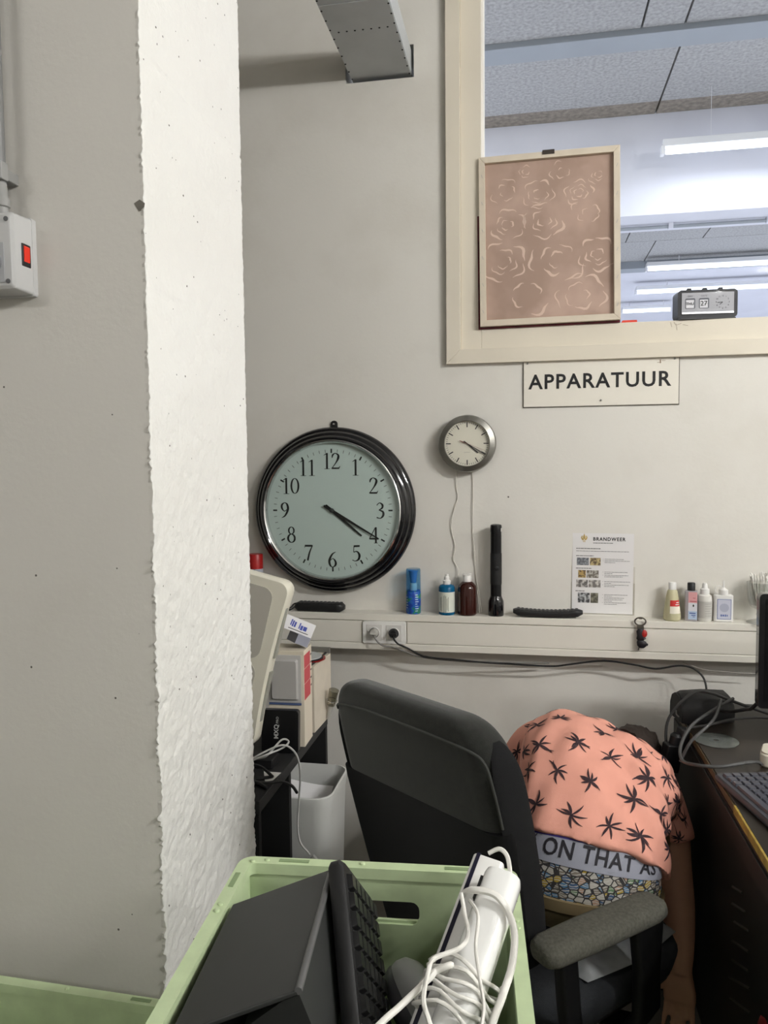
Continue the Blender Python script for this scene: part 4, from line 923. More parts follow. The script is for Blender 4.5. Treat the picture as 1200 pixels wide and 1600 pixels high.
link('cup_wall', MB().lathe([(0.014, 0), (0.017, 0.055), (0.016, 0.055), (0.013, 0.001)], 20, cap=False), glass_mat('cup_clear', (224, 222, 214), 3.0), t, smooth=40)
link('wire_ring', MB().tube([(0.0175*math.cos(a), 0.0175*math.sin(a), 0.018) for a in np.linspace(0, 2*math.pi, 18)], 0.0014, 6), chrome, t, smooth=60)
link('cup_stem', MB().lathe([(0.007, -0.050), (0.009, 0.0)], 12), mat('cup_stem_grey', (190, 188, 182), 0.4), t, smooth=40)

# waste bin with paper
t = thing('waste_bin', 'translucent white waste bin under the shelf edge', 'bin', (-0.71, 2.293, 0.0))
bm_ = mat('bin_plastic', (212, 213, 210), 0.45, noise=0.02, nscale=6)
W_, D_ = 0.272, 0.272
prof = [(0.80, 0.0, .03), (0.84, 0.02, .035), (0.965, 0.50, .05), (0.985, 0.52, .05), (1.0, 0.535, .05), (1.0, 0.550, .05), (0.965, 0.552, .05), (0.955, 0.535, .05), (0.945, 0.50, .05), (0.82, 0.03, .035), (0.80, 0.012, .03)]
link('bin_shell', MB().loft([[(x, yv, z) for x, yv in rrect(W_*f, D_*f, r, 6)] for f, z, r in prof]), bm_, t, smooth=40)
sheet = MB(); n = 8
pts = [[(-0.10+0.195*i/n, -0.07+0.16*j/n, 0.462+0.045*(j/n)**2+0.010*math.sin(3*i/n+2*j/n)) for i in range(n+1)] for j in range(n+1)]
sheet.add([p for r in pts for p in r], [(j*(n+1)+i, j*(n+1)+i+1, (j+1)*(n+1)+i+1, (j+1)*(n+1)+i) for i in range(n) for j in range(n)])
o = tag(link('paper_sheet', sheet, mat('bin_paper', (236, 235, 236), 0.7), None, (-0.715, 2.293, 0), smooth=170), 'white paper sheet with pencil marks lying in the waste bin', 'paper')
mk = MB(); rng = random.Random(5)
for k in range(16):
    x, yv, a, l = rng.uniform(-0.09, 0.06), rng.uniform(-0.065, 0.0), rng.uniform(0, 3.1), rng.uniform(0.012, 0.035)
    zf = lambda x, yv: 0.462+0.045*((yv+0.07)/0.16)**2+0.010*math.sin(3*(x+0.10)/0.195+2*(yv+0.07)/0.16)+0.002
    e = [(x+math.cos(a)*l*q, yv+math.sin(a)*l*q) for q in (0, 0.5, 1)]
    mk.tube([(p[0], p[1], zf(*p)) for p in e], 0.0009, 4)
o2 = link('pencil_marks', mk, mat('pencil_brown', (130, 122, 110), 0.8), o); o2['kind'] = 'stuff'
crum = tag(link('crumpled_paper', MB().lathe([(0.05, 0.03), (0.10, 0.2), (0.105, 0.38), (0.085, 0.45), (0.03, 0.462)], 14), mat('crumple_white', (222, 218, 210), 0.8, bump=0.8, bscale=40), None, (-0.715, 2.293, 0.0)), 'crumpled paper filling the waste bin below the sheet', 'paper')

# cables over the shelf edge
wc = mat('usb_white', (196, 196, 194), 0.45)
wire('usb_cable', [(-0.738, 1.985, .735), (-0.70, 1.97, .752), (-0.667, 2.0, .787), (-0.648, 2.005, .781), (-0.66, 1.985, .770), (-0.70, 1.95, .760), (-0.74, 1.94, .745), (-0.71, 1.96, .762), (-0.66, 1.98, .780), (-0.634, 2.0, .76), (-0.624, 2.02, .72), (-0.627, 2.04, .666), (-0.638, 2.06, .591), (-0.643, 2.06, .516), (-0.637, 2.06, .469), (-0.616, 2.06, .442), (-0.608, 2.06, .432)], 0.0028, wc, 'pale grey usb cable hanging over the shelf edge in front of the bin')
uo = bpy.data.objects['usb_cable']
link('usb_plug', MB().box((0, 0, 0), (0.018, 0.010, 0.016), Matrix.Translation((-0.597, 2.06, .422)) @ Matrix.Rotation(rad(45), 4, 'Y')), wc, uo, bevel=0.002); link('usb_contact', MB().box((0, 0, 0), (0.012, 0.005, 0.011), Matrix.Translation((-0.588, 2.06, .412)) @ Matrix.Rotation(rad(45), 4, 'Y')), black_plastic, uo)
for k, (pts, lb) in enumerate((([(-0.80, 1.90, .706), (-0.74, 1.87, .76), (-0.70, 1.90, .752), (-0.675, 1.93, .715), (-0.68, 1.94, .706), (-0.72, 1.92, .706)], 'black cable arching over the heap beside the pillar'),
        ([(-0.80, 1.86, .706), (-0.73, 1.84, .73), (-0.69, 1.86, .722), (-0.665, 1.90, .708), (-0.645, 1.93, .700), (-0.63, 1.97, .672), (-0.625, 2.0, .64)], 'black cable sticking out over the black shelf edge'),
        ([(-0.79, 1.83, .706), (-0.72, 1.82, .745), (-0.685, 1.84, .735), (-0.668, 1.87, .706), (-0.70, 1.89, .705), (-0.75, 1.87, .71)], 'black cable coiled lowest beside the pillar'))):
    wire('loose_cable', pts, 0.0042, black_cable, lb, group='black cables on the shelf')
tag(link('paper_scrap', MB().prism([(0, 0), (0.05, -0.01), (0.035, -0.06), (0.015, -0.07)], 0, 0.0006), paper, None, (-0.715, 1.985, SZ+0.0005), (0, 0, rad(10))), 'white paper scrap under the cables on the shelf', 'paper')
tag(link('power_brick', MB().bx(-0.05, 0.05, -0.03, 0.03, 0, 0.028), black_plastic, None, (-0.745, 2.03, SZ), bevel=0.004), 'black power brick under the tilted balance board', 'power brick')

# ================================================================== RIGHT: DESK
DZ = 0.75
def build_desk():
    t = thing('desk', 'dark worn wooden desk with black side panel at the right', 'desk', (1.2, 1.88, 0))
    dk = mat('desk_top_brown', (44, 38, 32), 0.35, noise=0.35, nscale=7); edge = mat('desk_edge_worn', (168, 142, 62), 0.5, noise=0.3, nscale=40)
    dark = mat('desk_panel_black', (26, 25, 24), 0.5, noise=0.2, nscale=9)
    link('desk_top', MB().bx(-0.719, 0.7, -0.88, 0.775, DZ-0.026, DZ), dk, t, bevel=0.0015)
    link('worn_edge', MB().bx(-0.7245, -0.719, -0.88, -0.02, DZ-0.022, DZ-0.001), edge, t, bevel=0.001); link('worn_edge', MB().bx(-0.7225, -0.719, -0.02, 0.775, DZ-0.022, DZ-0.004), mat('desk_edge_brown', (96, 78, 52), 0.5), t)
    sp = link('side_panel', MB().bx(-0.722, -0.70, -0.86, 0.70, 0.0, DZ-0.026), dark, t)
    link('edge_rail', MB().bx(-0.727, -0.722, -0.86, 0.70, DZ-0.085, DZ-0.034), mat('desk_rail', (34, 32, 30), 0.5), t, bevel=0.001)
    for (ya, za), (yb, zb) in (((1.86, .552), (1.781, .582)), ((1.858, .512), (1.753, .554)), ((1.838, .48), (1.727, .527)), ((1.851, .426), (1.723, .482)), ((1.848, .381), (1.72, .44)), ((1.873, .322), (1.708, .409)), ((1.86, .28), (1.70, .36))):
        p = Vector((-0.7225, ya-1.88, za)); q = Vector((-0.7225, yb-1.88, zb)); d = Vector((0, 0, 0.0035))
        link('vent_slot', MB().loft([[p-d, q-d, q+d, p+d], [v+Vector((-0.003, 0, 0)) for v in (p-d*.3, q-d*.3, q+d*.3, p+d*.3)]]), mat('slot_edge', (58, 56, 52), 0.4), sp)
    link('side_panel', MB().bx(0.67, 0.70, -0.86, 0.70, 0.0, DZ-0.026), dark, t); link('back_panel', MB().bx(-0.70, 0.67, 0.68, 0.70, 0.1, DZ-0.026), dark, t)
build_desk()
tag(link('red_cloth', MB().lathe([(0.008, -0.03), (0.022, -0.02), (0.028, 0.0), (0.020, 0.02), (0.006, 0.03)], 12, Matrix.Diagonal((0.28, 1.5, 1, 1))), mat('red_fabric', (120, 20, 24), 0.8, bump=0.6, bscale=60), None, (0.4705, 1.575, 0.405), smooth=50), 'dark red cloth hanging on the side of the desk', 'cloth')

# compact disc
t = thing('compact_disc', 'scratched silver disc lying on the dark desk top', 'disc', (0.535, 2.285, DZ+0.001), (0, 0, rad(20)))
cdm = mat('cd_silver', (150, 156, 152), 0.22, 0.7, noise=0.15, nscale=18)
link('disc_plate', MB().loft([[(r*math.cos(2*math.pi*j/48), r*math.sin(2*math.pi*j/48), z) for j in range(48)] for r, z in ((0.0075, 0), (0.060, 0), (0.060, 0.0013), (0.0075, 0.0013))], closed=True), cdm, t, smooth=40)
link('hub_ring', MB().loft([[(r*math.cos(2*math.pi*j/32), r*math.sin(2*math.pi*j/32), z) for j in range(32)] for r, z in ((0.0075, 0.0013), (0.019, 0.0013), (0.019, 0.0016), (0.0075, 0.0016))], closed=True), mat('cd_hub', (90, 94, 92), 0.3), t)

# keyboard on the desk
def keyboard(name, label, loc, rot, l, d, body, keym, rows=6, cols=17, h=0.018):
    t = thing(name, label, 'keyboard', loc, rot)
    link('keyboard_base', MB().loft([[(x, yv, z) for x, yv in rrect(l-e, d-e, 0.010, 4)] for e, z in ((0.006, 0), (0, 0.004), (0, h-0.005), (0.008, h))]), body, t, smooth=40)
    kw, kd = (l-0.03)/cols, (d-0.025)/rows
    key = MB().loft([[(x, yv, z) for x, yv in rrect(kw*f, kd*f, 0.002, 2)] for f, z in ((0.92, 0), (0.72, 0.008))]).mesh('key')
    for r in range(rows):
        for c in range(cols):
            if r == 0 and 3 <= c <= 9: continue
            link('key', key, keym, t, (-l/2+0.015+kw*(c+0.5), -d/2+0.0125+kd*(r+0.5), h-0.001))
    sb = MB().loft([[(x, yv, z) for x, yv in rrect(kw*7-0.002-e, kd*0.9-e, 0.003, 2)] for e, z in ((0, 0), (0.005, 0.008))])
    link('space_bar', sb, keym, t, (-l/2+0.015+kw*6.5, -d/2+0.0125+kd*0.5, h-0.001))
    return t
# left long side of the board looks at the person: its front edge lies along the desk edge
kb = keyboard('keyboard', 'dark grey computer keyboard at the edge of the desk', (0.585, 1.80, DZ), (0, 0, rad(-78)), 0.44, 0.155, mat('kb_grey', (70, 71, 78), 0.45), mat('kb_key', (78, 79, 88), 0.3))

# black zip case
t = thing('zip_case', 'black rounded soft case on the far corner of the desk', 'case', (0.535, 2.475, DZ+0.002), (0, 0, rad(12)))
sec = [(-0.048, 0.0), (-0.052, 0.03), (-0.045, 0.062), (-0.022, 0.084), (0.008, 0.088), (0.034, 0.074), (0.048, 0.045), (0.050, 0.0)]
cs = mat('case_black', (34, 34, 36), 0.45, bump=0.3, bscale=60)
link('case_body', MB().loft([[(x, yv*f, z*f) for yv, z in sec] for x, f in ((-0.078, 0.86), (-0.066, 1.0), (0.0, 1.03), (0.07, 0.98), (0.085, 0.80))]), cs, t, smooth=45)
link('end_flap', MB().loft([[(x, yv*0.9, z*0.9+0.003) for yv, z in sec] for x in (-0.081, -0.077)]), mat('flap_black', (16, 16, 17), 0.6), t, smooth=45)
link('zip_pull', MB().tube([(-0.083, -0.01, 0.03), (-0.087, -0.02, 0.022), (-0.085, -0.034, 0.018)], 0.0022, 6), grey_cable, t)
t = thing('power_adapter', 'black power adapter hanging at the far desk corner', 'power adapter', (0.418, 2.36, 0.625), (rad(4), rad(9), rad(20)))
link('adapter_body', MB().bx(-0.026, 0.026, -0.018, 0.018, 0, 0.085), black_plastic, t, bevel=0.005); link('adapter_plug', MB().lathe([(0.017, 0.085), (0.017, 0.110), (0.010, 0.118)], 16), black_plastic, t, (0.004, 0, 0), smooth=40)
link('adapter_block', MB().bx(0.012, 0.040, -0.016, 0.02, 0.06, 0.135), mat('adapter_dark', (36, 36, 38), 0.5), t, bevel=0.004)
dc = mat('cord_dark_grey', (74, 74, 74), 0.5)
wire('desk_cable', [(0.425, 2.35, .637), (0.419, 2.4, .687), (0.428, 2.41, .77), (0.488, 2.40, .850), (0.545, 2.42, .850), (0.628, 2.45, .815), (0.72, 2.45, .785), (0.82, 2.45, .757)], 0.0046, dc, 'thick grey cable arching over the black case on the desk')
wire('desk_cable', [(0.608, 2.40, .842), (0.535, 2.35, .815), (0.47, 2.3, .785), (0.427, 2.22, .754), (0.416, 2.14, .742), (0.44, 2.07, .758), (0.491, 2.05, .765), (0.549, 2.07, .770), (0.592, 2.095, .766), (0.604, 2.100, .757)], 0.0046, dc, 'grey cable looping out over the desk edge round the disc')
wire('desk_cable', [(0.468, 2.36, .757), (0.536, 2.36, .772), (0.602, 2.37, .788), (0.705, 2.4, .787), (0.82, 2.43, .757)], 0.0042, dc, 'grey cable running straight in front of the black case')
wire('desk_cable', [(0.640, 2.25, .885), (0.632, 2.30, .845), (0.621, 2.32, .835), (0.60, 2.37, .812), (0.575, 2.41, .80)], 0.0055, black_cable, 'black cable drooping from the monitor to the case')
wire('desk_cable', [(0.566, 2.37, .845), (0.53, 2.3, .806), (0.46, 2.25, .757), (0.43, 2.24, .70)], 0.0045, dc, 'dark cable slanting down beside the silver disc')

# monitor at the picture edge
t = thing('monitor', 'black flat monitor cut by the right picture edge', 'monitor', (0.885, 2.19, DZ), (0, 0, rad(-3)))
link('monitor_frame', MB().loft([[(x, yv, z) for x, z in rrect(0.53, 0.315, 0.012, 4, 0, 0.282)] for yv in (0.0, 0.035)]), black_gloss, t, bevel=0.002)
link('screen', MB().bx(-0.25, 0.25, -0.001, 0.001, 0.145, 0.425), mat('screen_black', (8, 9, 12), 0.1), t)
link('neck', MB().bx(-0.03, 0.03, 0.02, 0.045, 0.01, 0.2), black_plastic, t, bevel=0.004); link('foot', MB().prism(rrect(0.24, 0.16, 0.04, 6), 0, 0.012), black_plastic, t, (0, 0.03, 0), bevel=0.002)
t = thing('plastic_box', 'white rounded plastic box at the right edge of the desk', 'box', (0.665, 2.125, DZ), (0, 0, rad(-20)))
link('box_body', MB().prism(rrect(0.11, 0.09, 0.022, 6), 0, 0.036), mat('ivory_plastic', (214, 208, 192), 0.4), t, bevel=0.006, seg=3)
link('box_lid', MB().prism(rrect(0.104, 0.084, 0.020, 6), 0.036, 0.040), mat('ivory_plastic', (214, 208, 192), 0.4), t, bevel=0.002)

# ================================================================== OFFICE CHAIR
fab = mat('chair_fabric', (40, 41, 38), 0.95, noise=0.16, nscale=90, bump=0.5, bscale=700, sheen=0.25, spec=0.15)
fab_dark = mat('chair_fabric_black', (30, 30, 31), 0.95, bump=0.4, bscale=700, spec=0.15)
shell_black = mat('chair_shell', (14, 14, 15), 0.55, spec=0.3)
arm_fab = mat('armrest_fabric', (84, 83, 76), 0.95, noise=0.22, nscale=160, bump=0.5, bscale=600, spec=0.15)
def build_chair():
    t = thing('office_chair', 'dark grey high-backed office chair seen from behind, with padded armrests', 'chair', (0.023, 1.889, 0), (0, 0, rad(-45)))
    # backrest: sections stacked upwards, leaning back
    B = Matrix.Translation((-0.005, -0.255, 0)) @ Matrix.Rotation(rad(6), 4, 'Z')
    def sec(z, w, th, lean_y, r=None, n=6, bow=0.018):
        r = r or min(th*0.46, 0.05)
        o = []
        for x, yv in rrect(w, th, r, n):
            o.append((x, yv+lean_y+bow*(x/0.25)**2, z))
        return o
    lean = lambda z: -0.15*max(0, (z-0.45)/0.6)**1.1
    rows = [(0.50, 0.455, 0.085), (0.56, 0.475, 0.098), (0.66, 0.492, 0.106), (0.78, 0.502, 0.108), (0.88, 0.504, 0.106), (0.95, 0.500, 0.102), (0.985, 0.488, 0.098), (1.010, 0.466, 0.092), (1.030, 0.432, 0.082), (1.043, 0.392, 0.066), (1.051, 0.345, 0.044), (1.055, 0.28, 0.016)]
    rows = [tuple(v) for v in catmull(rows, 3)]
    link('backrest', MB().loft([sec(z, w, th, lean(z)) for z, w, th in rows], m=B), fab, t, smooth=170)
    # black side gussets and lower back shell
    for s in (-1, 1):
        rr = []
        for z, w, th in [q for q in rows if q[0] <= 1.012]:
            f = math.sqrt(max(0.0, 1-max(0.0, (z-0.90)/0.115)**2))
            rr.append([(s*(w/2-0.006+0.010*math.cos(a)), (th*0.43*max(f, 0.05))*math.sin(a)+lean(z)+0.018, z) for a in np.linspace(0, 2*math.pi, 13)[:-1]])
        link('side_gusset', MB().loft(rr, m=B), fab_dark, t, smooth=60)
    low = [(0.40, 0.40, 0.03), (0.46, 0.445, 0.045), (0.56, 0.482, 0.056), (0.68, 0.500, 0.060), (0.80, 0.510, 0.060), (0.826, 0.508, 0.056)]
    link('back_shell', MB().loft([[(x, yv-0.030, z) for x, yv, z in sec(z, w, th, lean(z))] for z, w, th in low], m=B), shell_black, t, smooth=50)
    # piping along the crown
    pipe = [(x, -0.056*1.0+lean(z)+0.018*(x/0.25)**2+off, z) for x, z, off in ((-0.225, 0.975, 0.012), (-0.205, 0.992, 0.008), (-0.1, 1.008, 0.006), (0, 1.010, 0.006), (0.1, 1.008, 0.006), (0.21, 0.997, 0.006), (0.238, 0.975, 0.010), (0.246, 0.92, 0.010), (0.248, 0.84, 0.012))]
    link('piping', MB().tube(pipe, 0.0030, 6, m=B, smooth=5), mat('chair_piping', (58, 59, 56), 0.9), t, smooth=60)
    # seat
    link('seat', MB().loft([[(x, yv+0.015, z) for x, yv in rrect(w, d, r, 8)] for w, d, r, z in ((0.46, 0.44, 0.10, 0.325), (0.53, 0.51, 0.12, 0.343), (0.545, 0.525, 0.12, 0.378), (0.53, 0.51, 0.12, 0.400), (0.44, 0.42, 0.10, 0.412), (0.25, 0.24, 0.08, 0.408))]), mat('seat_fabric', (40, 42, 46), 0.95, noise=0.15, nscale=60, bump=0.5, bscale=600), t, smooth=170)
    link('seat_pan', MB().loft([[(x, yv+0.015, z) for x, yv in rrect(w, d, 0.09, 6)] for w, d, z in ((0.40, 0.40, 0.285), (0.50, 0.48, 0.318), (0.51, 0.49, 0.332))]), mat('seat_pan_plastic', (44, 44, 45), 0.5), t, smooth=40)
    for s, a in ((1, 4), (-1, -4)):
        A = Matrix.Translation((s*0.305, -0.115, 0)) @ Matrix.Rotation(rad(-a), 4, 'Z')
        pad = [[(x*f, yv, 0.585+z*g) for x, z in rrect(0.082, 0.046, 0.021, 5)] for yv, f, g in ((-0.175, 0.55, 0.6), (-0.168, 0.8, 0.85), (-0.15, 0.97, 1.0), (-0.05, 1.04, 1.04), (0.08, 1.0, 1.0), (0.135, 0.97, 0.98), (0.160, 0.82, 0.86), (0.170, 0.55, 0.6))]
        link('armrest', MB().loft(pad, m=A), arm_fab, t, smooth=170)
        link('arm_post', MB().loft([[(s*x, yv, z) for x, yv in rrect(0.03, w_, 0.012, 4, cx_, cy_)] for z, w_, cx_, cy_ in ((0.30, 0.07, 0.24, 0.0), (0.315, 0.075, 0.295, 0.01), (0.36, 0.075, 0.318, 0.015), (0.46, 0.075, 0.316, 0.018), (0.565, 0.10, 0.312, 0.02))]), shell_black, t, smooth=40)
        link('arm_brace', MB().loft([[(s*x, yv, z) for x, yv in rrect(0.03, 0.05, 0.010, 4, cx_, cy_)] for z, cx_, cy_ in ((0.305, 0.24, -0.16), (0.33, 0.29, -0.18), (0.45, 0.305, -0.215), (0.568, 0.303, -0.225))]), shell_black, t, smooth=40)
    link('gas_column', MB().lathe([(0.035, 0.06), (0.035, 0.20), (0.022, 0.205), (0.022, 0.29)], 20), shell_black, t, smooth=40)
    link('mechanism', MB().bx(-0.08, 0.08, -0.14, 0.10, 0.245, 0.290), shell_black, t, bevel=0.008)
    link('back_bar', MB().tube([(0, -0.12, 0.262), (0, -0.27, 0.262), (0, -0.315, 0.33), (0, -0.318, 0.45)], 0.022, 8, smooth=5), shell_black, t, smooth=60)
    for k in range(5):
        a = rad(72*k+20); e = Vector((math.cos(a), math.sin(a), 0))
        foot = link('base_leg', MB().tube([e*0.02+Vector((0, 0, 0.085)), e*0.16+Vector((0, 0, 0.08)), e*0.29+Vector((0, 0, 0.062))], [0.03, 0.024, 0.018], 8, smooth=4), shell_black, t, smooth=60)
        c = e*0.285
        link('castor', MB().lathe([(0.024, -0.02), (0.027, -0.016), (0.027, 0.016), (0.024, 0.02)], 18, Matrix.Translation((c.x, c.y, 0.027)) @ Matrix.Rotation(a, 4, 'Z') @ Matrix.Rotation(rad(90), 4, 'X')), shell_black, foot, smooth=40)
build_chair()
# grey crumpled cushion cover on the seat
rng = np.random.default_rng(8)
n = 26; hN = smooth_noise(rng, n+1, n+1, 3)*0.6+smooth_noise(rng, n+1, n+1, 6)*0.8
cu = MB(); top = []; bot = []
for j in range(n+1):
    for i in range(n+1):
        u, v = i/n*2-1, j/n*2-1; ed = max(0.0, 1-max(abs(u), abs(v))**6)
        rr = 1-0.10*(abs(u)*abs(v))
        top.append((u*0.20*rr+0.060, v*0.175*rr+0.075, 0.415+0.006*ed+0.034*(hN[j, i]-0.25)*ed)); bot.append((u*0.198*rr+0.060, v*0.173*rr+0.075, 0.4135))
f_ = [(j*(n+1)+i, j*(n+1)+i+1, (j+1)*(n+1)+i+1, (j+1)*(n+1)+i) for i in range(n) for j in range(n)]
cu.add(top, f_); cu.add(bot, [q[::-1] for q in f_])
tag(link('seat_cover', cu, mat('cover_grey', (128, 130, 132), 0.5, noise=0.08, nscale=40), None, (0.023, 1.889, 0), (0, 0, rad(-45)), smooth=170), 'crumpled light grey cover on the seat of the chair', 'seat cover')

# ================================================================== GREEN CRATES
crate_green = mat('crate_green', (186, 203, 162), 0.5, noise=0.08, nscale=26)
def build_crate(label, loc, rotz, group='stacking crates'):
    t = thing('plastic_crate', label, 'crate', loc, (0, 0, rotz), group)
    w, l, h, th = 0.40, 0.60, 0.316, 0.006
    wi, li = w/2-0.012, l/2-0.012
    link('crate_base', MB().bx(-wi+0.004, wi-0.004, -li+0.004, li-0.004, 0.004, 0.012), crate_green, t)
    def wall(along, s, hole):
        L_ = wi if along == 'x' else li; P_ = (li if along == 'x' else wi)*s
        def cell(a0, a1, z0, z1):
            return (MB().bx(a0, a1, P_-th/2, P_+th/2, z0, z1) if along == 'x' else MB().bx(P_-th/2, P_+th/2, a0, a1, z0, z1))
        b = MB()
        if hole:
            hw, z0, z1 = 0.062, 0.238, 0.272; r = 0.012
            # outline of the wall with a hand hole, built as a ring of quads
            o = []; i_ = []
            hp = rrect(2*hw, z1-z0, r, 4, 0, (z0+z1)/2)
            for (x, z) in hp:
                a = math.atan2((z-(z0+z1)/2)*3.0, x); c_, s_ = math.cos(a), math.sin(a)
                k = min(L_/abs(c_) if abs(c_) > 1e-6 else 9e9, ((h-(z0+z1)/2) if s_ > 0 else (z0+z1)/2)/abs(s_) if abs(s_) > 1e-6 else 9e9)
                o.append((c_*k, (z0+z1)/2+s_*k)); i_.append((x, z))
            # square off the corners of the outer ring
            for q, tgt in ((1, (L_, h)), (-1, (-L_, h)), (-2, (-L_, 0.0)), (2, (L_, 0.0))):
                best = min(range(len(o)), key=lambda j: (o[j][0]-tgt[0])**2+(o[j][1]-tgt[1])**2); o[best] = tgt
            mk = (lambda p, d: (p[0], P_+d, p[1])) if along == 'x' else (lambda p, d: (P_+d, p[0], p[1]))
            b.loft([[mk(p, d) for p in ring] for ring, d in ((o, -th/2), (o, th/2), (i_, th/2), (i_, -th/2))], closed=True)
        else: b = cell(-L_, L_, 0.0, h)
        return b
    for s in (-1, 1):
        link('end_wall', wall('x', s, True), crate_green, t)
        link('side_wall', wall('y', s, False), crate_green, t)
    # rim: broad flat lip with pockets, turned down at the outside
    rim = MB(); out = rrect(w, l, 0.022, 5); inn = rrect(w-0.035, l-0.035, 0.010, 5); sk = rrect(w-0.004, l-0.004, 0.021, 5)
    rim.loft([[(x, yv, z) for x, yv in c] for c, z in ((inn, h-0.012), (inn, h+0.004), (out, h+0.005), (out, h-0.018), (sk, h-0.018), (sk, h-0.004))], closed=True)
    link('rim', rim, crate_green, t, smooth=35)
    link('lower_band', MB().loft([[(x, yv, z) for x, yv in c] for c, z in ((rrect(w-0.022, l-0.022, 0.012, 4), h-0.085), (rrect(w-0.006, l-0.006, 0.016, 4), h-0.083), (rrect(w-0.006, l-0.006, 0.016, 4), h-0.076), (rrect(w-0.022, l-0.022, 0.012, 4), h-0.074))], closed=True), crate_green, t)
    dk = mat('crate_pocket', (132, 152, 112), 0.6)
    for x, yv, a, b_ in ((-0.12, l/2-0.008, .022, .0035), (0.12, l/2-0.008, .022, .0035), (-w/2+0.008, 0.235, .0035, .018), (w/2-0.008, 0.235, .0035, .018), (-w/2+0.008, -0.2, .0035, .018), (w/2-0.008, -0.2, .0035, .018)):
        link('rim_pocket', MB().bx(x-a, x+a, yv-b_, yv+b_, h+0.0030, h+0.0054), dk, t)
    dot = MB().lathe([(0.0042, 0), (0.0034, 0.0022), (0.0015, 0.003)], 12).mesh('rim_stud')
    for x, yv in ((-w/2+0.008, 0.175), (-w/2+0.008, 0.16), (w/2-0.008, 0.175), (w/2-0.008, 0.16), (-w/2+0.008, -0.06), (w/2-0.008, -0.06), (-w/2+0.020, l/2-0.014), (w/2-0.020, l/2-0.014), (-0.02, l/2-0.007), (-0.16, l/2-0.008)):
        link('rim_stud', dot, crate_green, t, (x, yv, h+0.0045), smooth=40)
    return t
CR = rad(4.2)
c1 = build_crate('pale green plastic crate full of electronics in the foreground', (-0.1895, 0.757, 0.654), CR)
def crate_copy(label, loc, rotz):
    c = copy_tree(c1); c.location = loc; c.rotation_euler = (0, 0, rotz); c['label'] = label; return c
crate_copy('pale green crate directly under the full foreground crate', (-0.1895, 0.757, 0.327), CR)
crate_copy('pale green crate at the bottom of the foreground stack', (-0.1895, 0.757, 0.0), CR)
crate_copy('pale green crate at the lower left below the grey wall face', (-0.845, 0.962, 0.327), rad(88.4))
crate_copy('pale green crate at the bottom of the lower left stack', (-0.845, 0.962, 0.0), rad(88.4))
tag(link('packet', MB().prism(rrect(0.16, 0.10, 0.006, 3), 0, 0.045), mat('packet_white', (226, 226, 222), 0.5), None, (-0.86, 0.992, 0.345), (0, 0, rad(15)), bevel=0.003), 'white packet lying in the lower left crate', 'packet')
t = thing('green_folder', 'bright green folder with white sheet in the lower left crate', 'folder', (-0.865, 0.947, 0.3915), (0, 0, rad(-8)))
link('folder_cover', MB().prism(rrect(0.26, 0.20, 0.006, 3), 0, 0.006), mat('folder_green', (120, 170, 60), 0.4), t, bevel=0.001); link('folder_sheet', MB().prism(rrect(0.24, 0.18, 0.003, 2), 0.006, 0.008), paper, t)

# ---- crate contents
CF = 0.654+0.0125
def tilt_box(A, B, D, depth):
    """box whose top face has corner A, edges A-B and A-D, thickness depth downwards"""
    A, B, D = Vector(A), Vector(B), Vector(D); n = (B-A).cross(D-A).normalized()
    if n.z < 0: n = -n
    C = B+D-A
    return [A, B, C, D], [p-n*depth for p in (A, B, C, D)]
t = thing('equipment_case', 'large dark grey equipment case filling the left of the crate', 'case', (-0.30, 0.80, CF))
o_ = Vector((-0.30, 0.80, CF))
top_, bot_ = tilt_box((-0.380, 0.925, 0.972), (-0.252, 0.955, 1.016), (-0.356, 0.690, 0.972), 0.20)
dg = mat('case_dark_grey', (46, 47, 46), 0.5, noise=0.06, nscale=9); bev = mat('case_edge_highlight', (88, 88, 88), 0.45)
cen = sum(top_, Vector())/4
link('case_top', MB().loft([[p-o_ for p in [cen+(q-cen)*1.0 for q in top_]], [p-o_ for p in [q-(top_[0]-bot_[0])*0.03 for q in top_]]]), dg, t, bevel=0.002)
rt_ = Vector((0.030, 0.008, -0.085))
side = [top_[1], top_[2], top_[2]+rt_, top_[1]+rt_]
inn_ = Vector((-0.06, 0, -0.05))
link('case_side', MB().loft([[p-o_ for p in side], [p+inn_-o_ for p in side]]), dg, t)
link('case_bevel', MB().tube([top_[1]-o_+Vector((0.001, -0.012, -0.001)), top_[2]-o_+Vector((0.001, 0, -0.001))], 0.0042, 8), bev, t, smooth=60)  # highlight along the case edge, put into a lighter grey
lowp = [Vector((-0.370, 0.925, CF)), Vector((-0.24, 0.94, CF)), Vector((-0.232, 0.70, CF)), Vector((-0.352, 0.69, CF))]
up_ = [top_[0]+(top_[2]-top_[0])*0.03-Vector((0, 0, 0.01)), top_[1]+rt_*0.9-Vector((0.004, 0, 0)), top_[2]+rt_*0.9-Vector((0.004, 0, 0)), top_[3]+(top_[1]-top_[3])*0.03-Vector((0, 0, 0.01))]
link('case_body', MB().loft([[p-o_ for p in lowp], [p-o_ for p in up_]]), mat('case_body_black', (24, 24, 25), 0.5), t)
# black box in front of the case
tag(link('black_box', MB().prism(rrect(0.15, 0.12, 0.01, 3), 0, 0.305), mat('box_gloss_black', (16, 16, 17), 0.3), None, (-0.268, 0.605, CF), (0, 0, rad(10)), bevel=0.006), 'glossy black box corner in front of the dark grey case in the crate', 'box')

